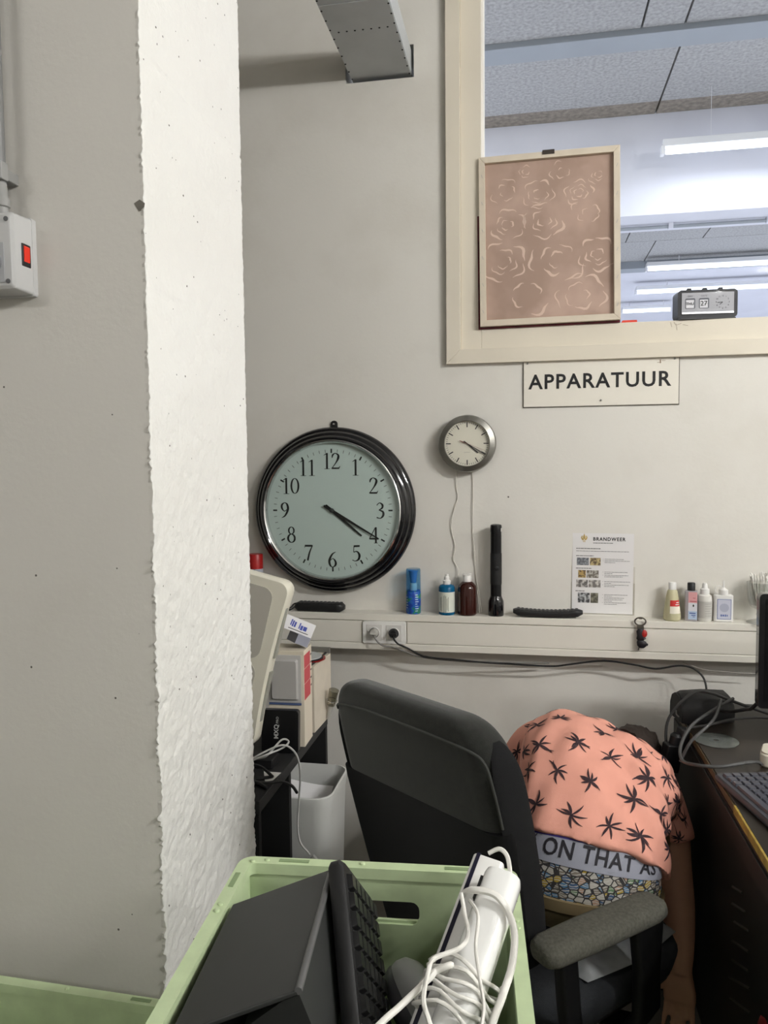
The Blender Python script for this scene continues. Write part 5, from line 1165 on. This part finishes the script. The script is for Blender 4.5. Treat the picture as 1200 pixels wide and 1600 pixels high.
# black keyboard standing on its short end
def frame_matrix(o, xdir, ydir):
    x = Vector(xdir).normalized(); y_ = Vector(ydir); y_ = (y_-x*y_.dot(x)).normalized(); z = x.cross(y_)
    m = Matrix((x, y_, z)).transposed().to_4x4(); m.translation = Vector(o); return m
kbm = mat('kb_black', (26, 26, 27), 0.5)
k2 = keyboard('keyboard', 'black keyboard standing on end in the crate', (0, 0, 0), (0, 0, 0), 0.40, 0.135, kbm, mat('kb_black_key', (30, 30, 31), 0.3), rows=6, cols=16, h=0.020)
# it leans on the case: long axis runs down towards the viewer, keys look right and up
kl = Vector((0.053, -0.146, -0.108)).normalized(); kw = Vector((0.019, 0.069, -0.084)); kw = (kw-kl*kw.dot(kl)).normalized(); kn = kw.cross(-kl).normalized()
if kn.x < 0: kn = -kn
m = Matrix((-kl, kn.cross(-kl), kn)).transposed().to_4x4(); m.translation = Vector((-0.231, 0.924, 1.051))+kl*0.20+kw*0.0675-kn*0.020
k2.matrix_world = m

# grey rounded router-like device
t = thing('network_device', 'light grey oval device with dark grey underside and round button in the crate', 'device', (0, 0, 0))
t.matrix_world = frame_matrix((-0.122, 0.917, 0.852), (0.62, -0.66, -0.42), (0.336, 0.686, -0.58))
ovl = lambda s, z: [(0.078*s*math.cos(2*math.pi*k/36), 0.043*s*math.sin(2*math.pi*k/36), z) for k in range(36)]
link('top_shell', MB().loft([ovl(1.0, 0.0), ovl(1.0, 0.006), ovl(0.94, 0.018), ovl(0.78, 0.027), ovl(0.45, 0.032), ovl(0.1, 0.033)]), mat('device_grey', (168, 170, 170), 0.35), t, smooth=60)
link('under_shell', MB().loft([ovl(0.98, 0.0), ovl(1.01, -0.006), ovl(0.96, -0.018), ovl(0.74, -0.024)]), mat('device_dark', (92, 92, 98), 0.4), t, smooth=50)
link('button', MB().lathe([(0.012, 0), (0.012, 0.004), (0.010, 0.005)], 20, Matrix.Diagonal((1.2, 0.8, 1, 1))), mat('device_button', (120, 122, 124), 0.3), t, (0.040, -0.038, -0.010), (rad(80), 0, rad(25)), smooth=40)
link('stand', MB().bx(-0.03, 0.03, -0.015, 0.015, -0.034, -0.022), mat('device_dark', (92, 92, 98), 0.4), t, bevel=0.01)
for k in range(2): link('vent_line', MB().tube([(0.03-0.04*k, 0.02, 0.0285), (0.055-0.04*k, -0.008, 0.0265)], 0.0008, 5), mat('vent_dark', (110, 112, 112), 0.6), t)

# white console and its white attachment
axis = Vector((0.072, 0.20, 0.135)).normalized()
t = thing('game_console', 'white slim console with black stripe leaning in the crate corner', 'console', (0, 0, 0))
m = frame_matrix(Vector((-0.047, 0.980, 1.037))-axis*0.24, axis, Vector((1.0, -0.25, -0.1))); t.matrix_world = m
cw = mat('console_white', (232, 231, 228), 0.25)
link('shell', MB().loft([[(x, yv, z) for yv, z in rrect(0.042, 0.05, 0.006, 3, 0, 0.025)] for x in (0, 0.24)]), cw, t, bevel=0.003)
link('stripe', MB().bx(0.004, 0.2402, -0.0160, -0.0110, -0.0008, 0.03), mat('stripe_navy', (28, 26, 44), 0.3), t); link('mark', MB().bx(0.205, 0.212, 0.0005, 0.0017, -0.0006, 0.001), ink, t)
t = thing('white_adapter', 'glossy white rounded adapter strapped to the console', 'adapter', (0, 0, 0)); m = frame_matrix(Vector((-0.026, 0.938, 1.036))-axis*0.24, axis, Vector((1.0, -0.25, -0.1))); t.matrix_world = m
link('adapter_shell', MB().loft([[(x, yv*f, z*f) for yv, z in rrect(0.046, 0.040, 0.016, 6)] for x, f in ((0, 0.95), (0.004, 1.0), (0.232, 1.0), (0.238, 0.93))]), mat('adapter_white', (236, 236, 234), 0.12, coat=0.5), t, smooth=40)
link('slot', MB().bx(0.195, 0.225, -0.0245, -0.0215, -0.012, -0.004), ink, t)
wcab = mat('cable_white', (226, 224, 218), 0.4)
def cab(pts, r, label, sm=7, up=(0, 0, 0)): wire('white_cable', [Vector(p)+Vector(up) for p in pts], r, wcab, label, group='white cables in the crate', sm=sm)
def on_axis(s, rr, ang):
    p = Vector((-0.028, 0.962, 1.033))-axis*s; u = Vector((1.0, -0.25, -0.1)); u = (u-axis*u.dot(axis)).normalized(); v = axis.cross(u)
    return p+u*rr*math.cos(ang)*1.05+v*rr*math.sin(ang)*1.2
coil = []
for k in range(6*14): coil.append(on_axis(0.135+0.010*(k/14)+0.004*math.sin(k*1.7), 0.040+0.002*math.sin(k*0.9), 2*math.pi*k/14))
cab(coil, 0.0024, 'white cable wound tightly round the white console', 2)
cab([on_axis(0.155, 0.046, math.pi*0.9), (-0.079, 0.80, 1.006), (-0.095, 0.79, 1.004), (-0.100, 0.78, 1.003), (-0.127, 0.75, 0.990), (-0.145, 0.72, 0.988), (-0.18, 0.66, 0.975), (-0.20, 0.60, 0.972)], 0.0034, 'white cable running from the wound bundle to the lower left')
cab([(-0.072, 0.90, 1.022), (-0.066, 0.88, 1.008), (-0.060, 0.85, 1.004), (-0.066, 0.82, 1.006), (-0.092, 0.80, 1.004), (-0.097, 0.785, 1.0), (-0.099, 0.76, 0.985), (-0.090, 0.74, 0.975), (-0.07, 0.70, 0.95)], 0.0026, 'white cable kinked sharply beside the wound bundle', up=(-0.004, -0.008, 0.013))
cab([(-0.072, 0.905, 1.020), (-0.060, 0.895, 1.032), (-0.031, 0.89, 1.030), (-0.012, 0.875, 1.005), (-0.012, 0.84, 0.985), (-0.022, 0.80, 0.972), (-0.032, 0.76, 0.965), (-0.038, 0.70, 0.95)], 0.0042, 'thick white cable bowing out right of the console', up=(-0.002, -0.003, 0.008))
cab([(-0.040, 0.990, 1.042), (-0.026, 0.990, 1.049), (-0.016, 0.984, 1.044), (-0.012, 0.974, 1.030), (-0.013, 0.966, 1.020), (-0.018, 0.970, 1.012)], 0.0030, 'white cable looped at the top end of the console', up=(-0.008, 0.0, -0.006))
cab([(-0.064, 0.90, 1.012), (-0.052, 0.87, 1.012), (-0.052, 0.83, 1.000), (-0.046, 0.80, 0.985), (-0.040, 0.77, 0.972), (-0.046, 0.73, 0.96)], 0.0022, 'thin white cable lying along the console', up=(-0.002, -0.008, 0.015))
tag(link('black_bag', MB().loft([[(x, yv, z) for x, yv in rrect(0.085*f, 0.20*f, 0.03, 4)] for f, z in ((0.9, 0), (1.0, 0.03), (1.0, 0.06), (0.7, 0.08))]), mat('bag_black', (20, 20, 21), 0.7), None, (-0.052, 0.70, CF), (0, 0, CR), smooth=50), 'black bundle under the white cables in the crate', 'bag')

# ================================================================== PERSON BENT OVER IN THE CHAIR
def evaluated(mb, voxel, smooth_it=6, name='tmp'):
    """close overlapping lofts into one continuous skin"""
    o = bpy.data.objects.new(name, mb.mesh(name)); COL.objects.link(o)
    r = o.modifiers.new('r', 'REMESH'); r.mode = 'VOXEL'; r.voxel_size = voxel
    s = o.modifiers.new('s', 'SMOOTH'); s.iterations = smooth_it; s.factor = 0.5
    dg = bpy.context.evaluated_depsgraph_get(); me = bpy.data.meshes.new_from_object(o.evaluated_get(dg))
    old = o.data; bpy.data.objects.remove(o); bpy.data.meshes.remove(old); return me

class Trunk:
    """torso as elliptical sections along the bent spine; w runs to the person's right, n out of the back"""
    def __init__(s, secs):
        # each section: centre, width dir, half width, half depth
        C = catmull([Vector(a[0]) for a in secs], 8); Wd = catmull([Vector(a[1]) for a in secs], 8); H = catmull([Vector((a[2], a[3], 0)) for a in secs], 8)
        s.N = len(C); s.C, s.H = C, H; s.T = []; s.Wd = []; s.Nn = []
        for i in range(s.N):
            t_ = (C[min(i+1, s.N-1)]-C[max(i-1, 0)]).normalized(); w = Wd[i]; w = (w-t_*w.dot(t_)).normalized(); n_ = w.cross(t_).normalized()
            s.T.append(t_); s.Wd.append(w); s.Nn.append(n_)
    def frame(s, u):
        q = max(0, min(s.N-1.001, u*(s.N-1))); i = int(q); f = q-i
        mix = lambda A: A[i]*(1-f)+A[i+1]*f
        return mix(s.C), mix(s.Wd), mix(s.Nn), mix(s.H)
    def point(s, u, a, grow=0.0, e=2.4):
        c, w, n_, h = s.frame(u); sn, cs = math.sin(a), math.cos(a)
        k = (abs(sn)**e+abs(cs)**e)**(-1/e)
        return c+w*(h.x+grow)*sn*k+n_*(h.y+grow)*cs*k
    def rings(s, u0, u1, m_, grow, n=48):
        return [[s.point(u0+(u1-u0)*i/m_, 2*math.pi*k/n, grow(u0+(u1-u0)*i/m_, 2*math.pi*k/n) if callable(grow) else grow) for k in range(n)] for i in range(m_+1)]

TR = Trunk([((0.140, 1.905, 0.465), (0.97, 0.05, -0.10), 0.150, 0.105),
            ((0.142, 1.895, 0.525), (0.96, 0.06, -0.18), 0.172, 0.122),
            ((0.152, 1.915, 0.600), (0.93, 0.10, -0.30), 0.165, 0.112),
            ((0.166, 1.985, 0.662), (0.92, 0.11, -0.36), 0.178, 0.112),
            ((0.184, 2.085, 0.696), (0.92, 0.10, -0.38), 0.194, 0.114),
            ((0.205, 2.180, 0.692), (0.92, 0.08, -0.40), 0.202, 0.108),
            ((0.225, 2.255, 0.668), (0.92, 0.05, -0.40), 0.168, 0.092),
            ((0.245, 2.300, 0.650), (0.92, 0.05, -0.40), 0.085, 0.073)])

def limb(pts, rads, n=16, k=5): return MB().tube(pts, rads, n, smooth=k)
R_ARM = [(0.335, 2.195, 0.630), (0.382, 2.165, 0.555), (0.396, 2.120, 0.420), (0.404, 2.075, 0.300), (0.402, 2.050, 0.205)]
L_ARM = [(0.055, 2.240, 0.735), (-0.010, 2.275, 0.660), (-0.050, 2.330, 0.540), (0.000, 2.420, 0.440), (0.040, 2.480, 0.360)]
def hand(b, wrist, direction, side):
    """palm with four bent fingers and a thumb, hanging relaxed; side is where the thumb points"""
    d = Vector(direction).normalized(); s_ = Vector(side); s_ = (s_-d*s_.dot(d)).normalized(); f_ = d.cross(s_)
    w0 = Vector(wrist)
    b.loft([[w0+d*t_+s_*x*wd+f_*y_*th for x, y_ in rrect(1, 1, 0.32, 3)] for t_, wd, th in ((-0.015, 0.056, 0.042), (0.015, 0.062, 0.036), (0.05, 0.080, 0.030), (0.085, 0.082, 0.026))])
    for k, (o_, l) in enumerate(((0.030, 0.070), (0.010, 0.080), (-0.010, 0.075), (-0.030, 0.058))):
        p = w0+d*0.080+s_*o_
        b.tube([p-d*0.02, p, p+d*l*0.42+s_*o_*0.10, p+d*l*0.75-f_*l*0.18+s_*o_*0.16, p+d*l*0.95-f_*l*0.42+s_*o_*0.18], [0.0092, 0.0090, 0.0084, 0.0078, 0.0062], 8, smooth=3)
    p = w0+d*0.025+s_*0.030
    b.tube([p, p+s_*0.018+d*0.022-f_*0.006, p+s_*0.030+d*0.048-f_*0.014, p+s_*0.032+d*0.070-f_*0.022], [0.0135, 0.0115, 0.0098, 0.0075], 8, smooth=3)

def build_person():
    P = thing('person', 'person in pink palm-print shirt bent forward in the chair, back to the viewer', 'person', (0.14, 1.9, 0.0))
    O = -Vector((0.14, 1.9, 0.0)); put = lambda n_, me, m_, par=P, **k: link(n_, me, m_, par, tuple(O) if par is P else (0, 0, 0), **k)
    skin = mat('skin', (196, 150, 124), 0.55, noise=0.05, nscale=20)
    # --- body
    b = MB(); b.loft(TR.rings(0, 1, 40, -0.010, 32))
    def bm_add(x): b.add(x.v, x.f)
    neck = [(0.232, 2.285, 0.672), (0.262, 2.325, 0.655), (0.285, 2.360, 0.645)]
    bm_add(limb(neck, [0.062, 0.056, 0.056]))
    HC = Vector((0.305, 2.395, 0.648)); hu = Vector((0.30, 0.55, -0.35)).normalized()      # crown points away and down
    hf = Vector((0.10, 0.50, -0.85)); hf = (hf-hu*hf.dot(hu)).normalized(); hr = hu.cross(hf)
    HM = Matrix((hr, hf, hu)).transposed().to_4x4(); HM.translation = HC
    prof = [(-0.105, 0.030, 0.038, 0.030), (-0.092, 0.050, 0.058, 0.024), (-0.060, 0.062, 0.074, 0.012), (-0.025, 0.070, 0.086, 0.004), (0.010, 0.075, 0.094, 0.0), (0.045, 0.074, 0.094, -0.004), (0.080, 0.062, 0.080, -0.006), (0.102, 0.040, 0.052, -0.006), (0.110, 0.012, 0.016, -0.006)]
    b.loft([[(rx*math.cos(2*math.pi*k/28), cy_+ry*math.sin(2*math.pi*k/28), z) for k in range(28)] for z, rx, ry, cy_ in prof], m=HM)
    b.loft([[(x*s_, 0.080+dy, z) for x, z in rrect(0.030, 0.044, 0.012, 3, 0, -0.018)] for s_, dy in ((1.0, 0.0), (0.75, 0.014), (0.4, 0.024))], m=HM)          # nose
    b.loft([[(x, 0.066+dy, z*s_-0.062*(1-s_)) for x, z in rrect(0.046*s_, 0.018, 0.008, 3, 0, -0.062)] for s_, dy in ((1.0, 0.0), (0.8, 0.014))], m=HM)          # mouth
    for s_ in (-1, 1):
        b.loft([[(s_*(0.072+dx), -0.008+x*f, z*f-0.01) for x, z in rrect(0.034, 0.060, 0.016, 4)] for dx, f in ((-0.006, 1.0), (0.006, 1.0), (0.013, 0.75))], m=HM)  # ear
    bm_add(limb(R_ARM, [0.066, 0.060, 0.050, 0.046, 0.036, 0.028], 18)); bm_add(limb(L_ARM, [0.060, 0.056, 0.046, 0.042, 0.032, 0.027], 18))
    hand(b, (0.402, 2.052, 0.212), (-0.02, -0.03, -1), (-0.8, 0.3, 0)); hand(b, (0.040, 2.480, 0.362), (0.25, 0.35, -0.9), (0.8, -0.3, 0))
    legs = (([(0.205, 1.925, 0.530), (0.285, 2.08, 0.535), (0.385, 2.275, 0.515), (0.392, 2.335, 0.430), (0.388, 2.345, 0.24), (0.385, 2.345, 0.085)], (0.40, 2.46)), ([(0.075, 1.945, 0.530), (0.085, 2.12, 0.535), (0.100, 2.335, 0.515), (0.100, 2.400, 0.430), (0.095, 2.395, 0.24), (0.095, 2.390, 0.085)], (0.09, 2.52)))
    LR = [0.095, 0.088, 0.075, 0.062, 0.062, 0.058, 0.052, 0.042]
    for pts, toe in legs: bm_add(limb(pts, [r_*0.88 for r_ in LR], 18))
    for pts, toe in legs:
        a = Vector(pts[-1])
        bm_add(limb([a+Vector((0, -0.05, -0.035)), a+Vector((0, 0.0, -0.03)), Vector((toe[0], toe[1]-0.06, 0.042)), Vector((toe[0], toe[1], 0.035))], [0.030, 0.040, 0.036, 0.026], 12))
    body = put('body', evaluated(b, 0.0055, 5), skin, smooth=179)
    # eyes on the downcast face
    for s_ in (-1, 1):
        put('eye', MB().lathe([(0.0, -0.011), (0.009, -0.006), (0.0115, 0.0), (0.009, 0.006), (0.0, 0.011)], 14, HM @ Matrix.Translation((s_*0.030, 0.083, 0.006)), cap=False), mat('eye_white', (228, 224, 218), 0.2), smooth=60)
    # --- hair: cap of short dark hair over crown and nape
    hp = [(z, rx+0.007, ry+0.007, cy_) for z, rx, ry, cy_ in prof if z >= -0.07]
    hb = MB(); rng = np.random.default_rng(3); n = 40
    rings = []
    for z, rx, ry, cy_ in [tuple(v) for v in (lambda A: [(a.x, a.y, a.z, c.x) for a, c in zip(catmull([Vector(q[:3]) for q in A], 4), catmull([Vector((q[3], 0, 0)) for q in A], 4))])(hp)]:
        ring = []
        for k in range(n):
            a = 2*math.pi*k/n; front = max(0, math.sin(a)); g = 1.0+0.035*rng.standard_normal()
            zz = z if z > 0.05 else z+front*0.09
            ring.append((rx*g*math.cos(a), cy_+ry*g*math.sin(a)*(1 if z > 0.05 or front == 0 else 0.93), zz))
        rings.append(ring)
    hb.loft(rings, m=HM); put('hair', hb, mat('hair_dark', (44, 34, 28), 0.7, bump=0.8, bscale=300), smooth=60)
    # --- trousers
    tb = MB(); tb.loft(TR.rings(0.0, 0.11, 8, 0.012, 32))
    for pts, toe in legs: x = limb(pts, LR, 18); tb.add(x.v, x.f)
    put('trousers', evaluated(tb, 0.008, 6), mat('khaki', (112, 98, 70), 0.9, noise=0.1, nscale=30), smooth=179)
    put('trouser_waistband', MB().loft(TR.rings(0.118, 0.142, 3, lambda u, a: 0.0165, 48)), mat('khaki_band', (124, 108, 78), 0.9), smooth=60)
    # --- shoes
    for pts, toe in legs:
        a = Vector(pts[-1])
        put('shoe', MB().loft([[(p.x+x, p.y, z) for x, z in rrect(w_, h_, min(w_, h_)*0.35, 4, 0, h_/2)] for p, w_, h_ in ((a+Vector((0, -0.075, 0)), 0.06, 0.06), (a+Vector((0, -0.05, 0)), 0.082, 0.085), (a+Vector((0, 0.02, 0)), 0.088, 0.090), (Vector((toe[0], toe[1]-0.04, 0)), 0.10, 0.062), (Vector((toe[0], toe[1]+0.02, 0)), 0.085, 0.045), (Vector((toe[0], toe[1]+0.04, 0)), 0.05, 0.035))]), mat('shoe_dark', (40, 38, 36), 0.6), smooth=50)
    # --- underwear with printed pattern and lettered band
    m = bpy.data.materials.new('patterned_cotton'); m.use_nodes = True; N, L = nt(m); bs = N['Principled BSDF']; bs.inputs['Roughness'].default_value = 0.85
    tc = N.new('ShaderNodeTexCoord'); mp = N.new('ShaderNodeMapping'); mp.inputs['Scale'].default_value = (1, 1, 1.25); L.new(tc.outputs['Object'], mp.inputs['Vector'])
    v = N.new('ShaderNodeTexVoronoi'); v.inputs['Scale'].default_value = 62; L.new(mp.outputs[0], v.inputs['Vector'])
    sp = N.new('ShaderNodeSeparateColor'); L.new(v.outputs['Color'], sp.inputs[0]); cr = N.new('ShaderNodeValToRGB'); cr.color_ramp.interpolation = 'CONSTANT'; e = cr.color_ramp.elements
    cols = [(0.0, (118, 110, 100)), (0.22, (76, 116, 148)), (0.40, (162, 138, 54)), (0.54, (168, 164, 156)), (0.70, (60, 86, 118)), (0.84, (96, 124, 92)), (0.93, (164, 134, 114))]
    e[0].color = (*srgb(cols[0][1]), 1); e[1].position = cols[1][0]; e[1].color = (*srgb(cols[1][1]), 1)
    for p_, c in cols[2:]: q = e.new(p_); q.color = (*srgb(c), 1)
    L.new(sp.outputs[0], cr.inputs[0])
    ve = N.new('ShaderNodeTexVoronoi'); ve.feature = 'DISTANCE_TO_EDGE'; ve.inputs['Scale'].default_value = 62; L.new(mp.outputs[0], ve.inputs['Vector'])
    lt = N.new('ShaderNodeMath'); lt.operation = 'LESS_THAN'; lt.inputs[1].default_value = 0.085; L.new(ve.outputs['Distance'], lt.inputs[0])
    wv = N.new('ShaderNodeTexWave'); wv.inputs['Scale'].default_value = 42; wv.inputs['Distortion'].default_value = 9; wv.bands_direction = 'Z'; L.new(mp.outputs[0], wv.inputs['Vector'])
    gt = N.new('ShaderNodeMath'); gt.operation = 'GREATER_THAN'; gt.inputs[1].default_value = 0.80; L.new(wv.outputs['Fac'], gt.inputs[0])
    x1 = N.new('ShaderNodeMix'); x1.data_type = 'RGBA'; x1.inputs[7].default_value = (*srgb((180, 176, 170)), 1); L.new(gt.outputs[0], x1.inputs[0]); L.new(cr.outputs[0], x1.inputs[6])
    x2 = N.new('ShaderNodeMix'); x2.data_type = 'RGBA'; x2.inputs[7].default_value = (*srgb((46, 44, 44)), 1); L.new(lt.outputs[0], x2.inputs[0]); L.new(x1.outputs[2], x2.inputs[6]); L.new(x2.outputs[2], bs.inputs['Base Color'])
    U0, U1 = 0.226, 0.282                                     # band along the spine
    put('underwear', MB().loft(TR.rings(0.115, U1, 14, 0.008, 56)), m, smooth=60)
    band = put('underwear_band', MB().loft(TR.rings(U0, U1, 6, lambda u, a: 0.0105, 64)), mat('band_grey', (148, 150, 162), 0.8, bump=0.2, bscale=400), smooth=60)
    edge = MB().loft(TR.rings(U1-0.008, U1+0.002, 2, lambda u, a: 0.0112, 64)); put('band_edge', edge, mat('band_purple', (58, 44, 120), 0.7), band, smooth=60)
    me = text_mesh('ON THAT AS', 0.040, bold=0.0006, align='LEFT', spacing=1.08); xs = [q.co.x for q in me.vertices]; x0, x1_ = min(xs), max(xs)
    bm2 = bmesh.new(); bm2.from_mesh(me); bmesh.ops.subdivide_edges(bm2, edges=[e_ for e_ in bm2.edges if e_.calc_length() > 0.012], cuts=2); bm2.to_mesh(me); bm2.free()
    def band_pt(fx, fy, g=0.0118): return TR.point((U0+U1)/2+fy*(U1-U0)*1.02, rad(-44+92*fx), g)
    for q in me.vertices: q.co = band_pt((q.co.x-x0)/(x1_-x0), q.co.y/0.052)
    put('band_lettering', me, mat('band_ink', (30, 28, 36), 0.7), band)
    me = text_mesh('X', 0.016, bold=0.0004); me2 = MB()
    for dy in (-0.30, 0.22):
        me2.add([band_pt(-0.105+q.co.x/0.26, dy+q.co.y/0.052) for q in me.vertices], [tuple(p.vertices) for p in me.polygons])
    put('band_lettering', me2, mat('band_ink', (30, 28, 36), 0.7), band)
    # --- shirt
    rng = np.random.default_rng(12)
    sb = MB()
    def grow(u, a):
        hem = max(0.0, (0.40-u)/0.13); g = 0.014+0.010*min(hem, 1)*(1+0.6*math.sin(a))
        g += 0.004*math.sin(7*a+9*u)*max(0, 1-abs(u-0.45)/0.3)+0.003*math.sin(13*a-20*u)
        return g
    rg = TR.rings(0.276, 0.985, 50, grow, 64)
    for i in range(7):                                        # the hem dips on the right flank
        f = (1-i/7)**1.3
        for k in range(64):
            a = 2*math.pi*k/64; dip = max(0, math.cos(a-rad(82)))**3; c, w, n_, h = TR.frame(0.276)
            rg[i][k] = rg[i][k]+Vector((0.002, -0.010, -0.030))*dip*f+Vector((0, 0, 0.005*math.sin(5*a)))*f
    sb.loft(rg)
    x = limb([(0.315, 2.195, 0.665), (0.352, 2.185, 0.615), (0.382, 2.160, 0.548), (0.391, 2.145, 0.512)], [0.084, 0.076, 0.066, 0.062], 24, 6); sb.add(x.v, x.f)
    x = limb([(0.080, 2.230, 0.735), (0.025, 2.250, 0.705), (-0.018, 2.280, 0.640), (-0.030, 2.295, 0.600)], [0.082, 0.076, 0.068, 0.068], 24, 6); sb.add(x.v, x.f)
    sme = evaluated(sb, 0.006, 5)
    nrm = [q.normal.copy() for q in sme.vertices]
    for q, nq in zip(sme.vertices, nrm):                      # soft folds running down the right flank
        p = q.co; f = math.exp(-((p.x-0.30)/0.10)**2); q.co = p+nq*(0.0065*f*math.sin(58*p.x+46*p.y+24*p.z)+0.0018*math.sin(40*p.x-52*p.y))
    shirt = put('shirt', sme, mat('shirt_pink', (226, 160, 142), 0.85, noise=0.03, nscale=18, bump=0.15, bscale=500), smooth=179)
    # palm print, laid on the cloth
    bvh = BVHTree.FromPolygons([q.co.copy() for q in sme.vertices], [tuple(p.vertices) for p in sme.polygons])
    rnd = random.Random(21); pm = MB()
    def palm(origin, right, up, size, seed):
        r_ = random.Random(seed); strokes = []
        nl = r_.randint(7, 9); a0 = r_.uniform(0, 40)
        for k in range(nl):
            a = rad(a0+360/nl*k+r_.uniform(-14, 14)); l = size*r_.uniform(0.62, 1.05); bend = r_.choice((-1, 1))*r_.uniform(0.15, 0.5); w_ = size*r_.uniform(0.12, 0.19)
            strokes.append((a, l, bend, w_))
        for a, l, bend, w_ in strokes:
            n_ = 6; L_, R_ = [], []
            for i in range(n_+1):
                t_ = i/n_; aa = a+bend*t_; p = Vector((math.cos(aa), math.sin(aa)))*l*t_; ww = w_*math.sin(math.pi*min(0.94, t_*0.85+0.12))**1.0
                nn = Vector((-math.sin(aa), math.cos(aa)))*ww/2; L_.append(p+nn); R_.append(p-nn)
            pts = []
            for p in L_+R_:
                q = origin+right*p.x+up*p.y; loc, nor, _, _ = bvh.find_nearest(q); pts.append(loc+nor*0.0013)
            k = n_+1
            pm.add(pts, [(i, i+1, k+i+1, k+i) for i in range(n_)])
    sd = 0
    for row in range(8):
        u = 0.325+row*0.088
        cnt = 6 if row < 6 else 5
        for j in range(cnt+1):
            a = rad(-82+164*(j+(0.5 if row % 2 else 0.0))/cnt+rnd.uniform(-5, 5)); uu = u+rnd.uniform(-0.012, 0.012)
            o_ = TR.point(uu, a, 0.018); e1 = (TR.point(uu, a+0.05, 0.018)-TR.point(uu, a-0.05, 0.018)).normalized(); e2 = (TR.point(uu+0.02, a, 0.018)-TR.point(uu-0.02, a, 0.018)).normalized()
            sd += 1; rr = rnd.uniform(-0.6, 0.6); e1r = e1*math.cos(rr)+e2*math.sin(rr); e2r = -e1*math.sin(rr)+e2*math.cos(rr)
            palm(o_, e1r, e2r, rnd.uniform(0.034, 0.045), sd)
    for o_, e1, e2 in ((Vector((0.44, 2.10, 0.60)), Vector((0.3, 0.9, 0)), Vector((0, 0, 1))), (Vector((0.40, 2.08, 0.55)), Vector((1, 0.2, 0)), Vector((0, 0, 1))), (Vector((0.42, 2.12, 0.66)), Vector((0.7, 0.6, 0)), Vector((0, -.2, 1))), (Vector((-0.03, 2.19, 0.72)), Vector((1, 0, 0.3)), Vector((0, 0.3, 1))), (Vector((-0.06, 2.22, 0.65)), Vector((1, 0, 0.3)), Vector((0, 0.3, 1)))):
        sd += 1; palm(o_, e1, e2, 0.034, sd)
    po = link('palm_print', pm, mat('print_plum', (54, 36, 42), 0.85), shirt); po['kind'] = 'stuff'
build_person()
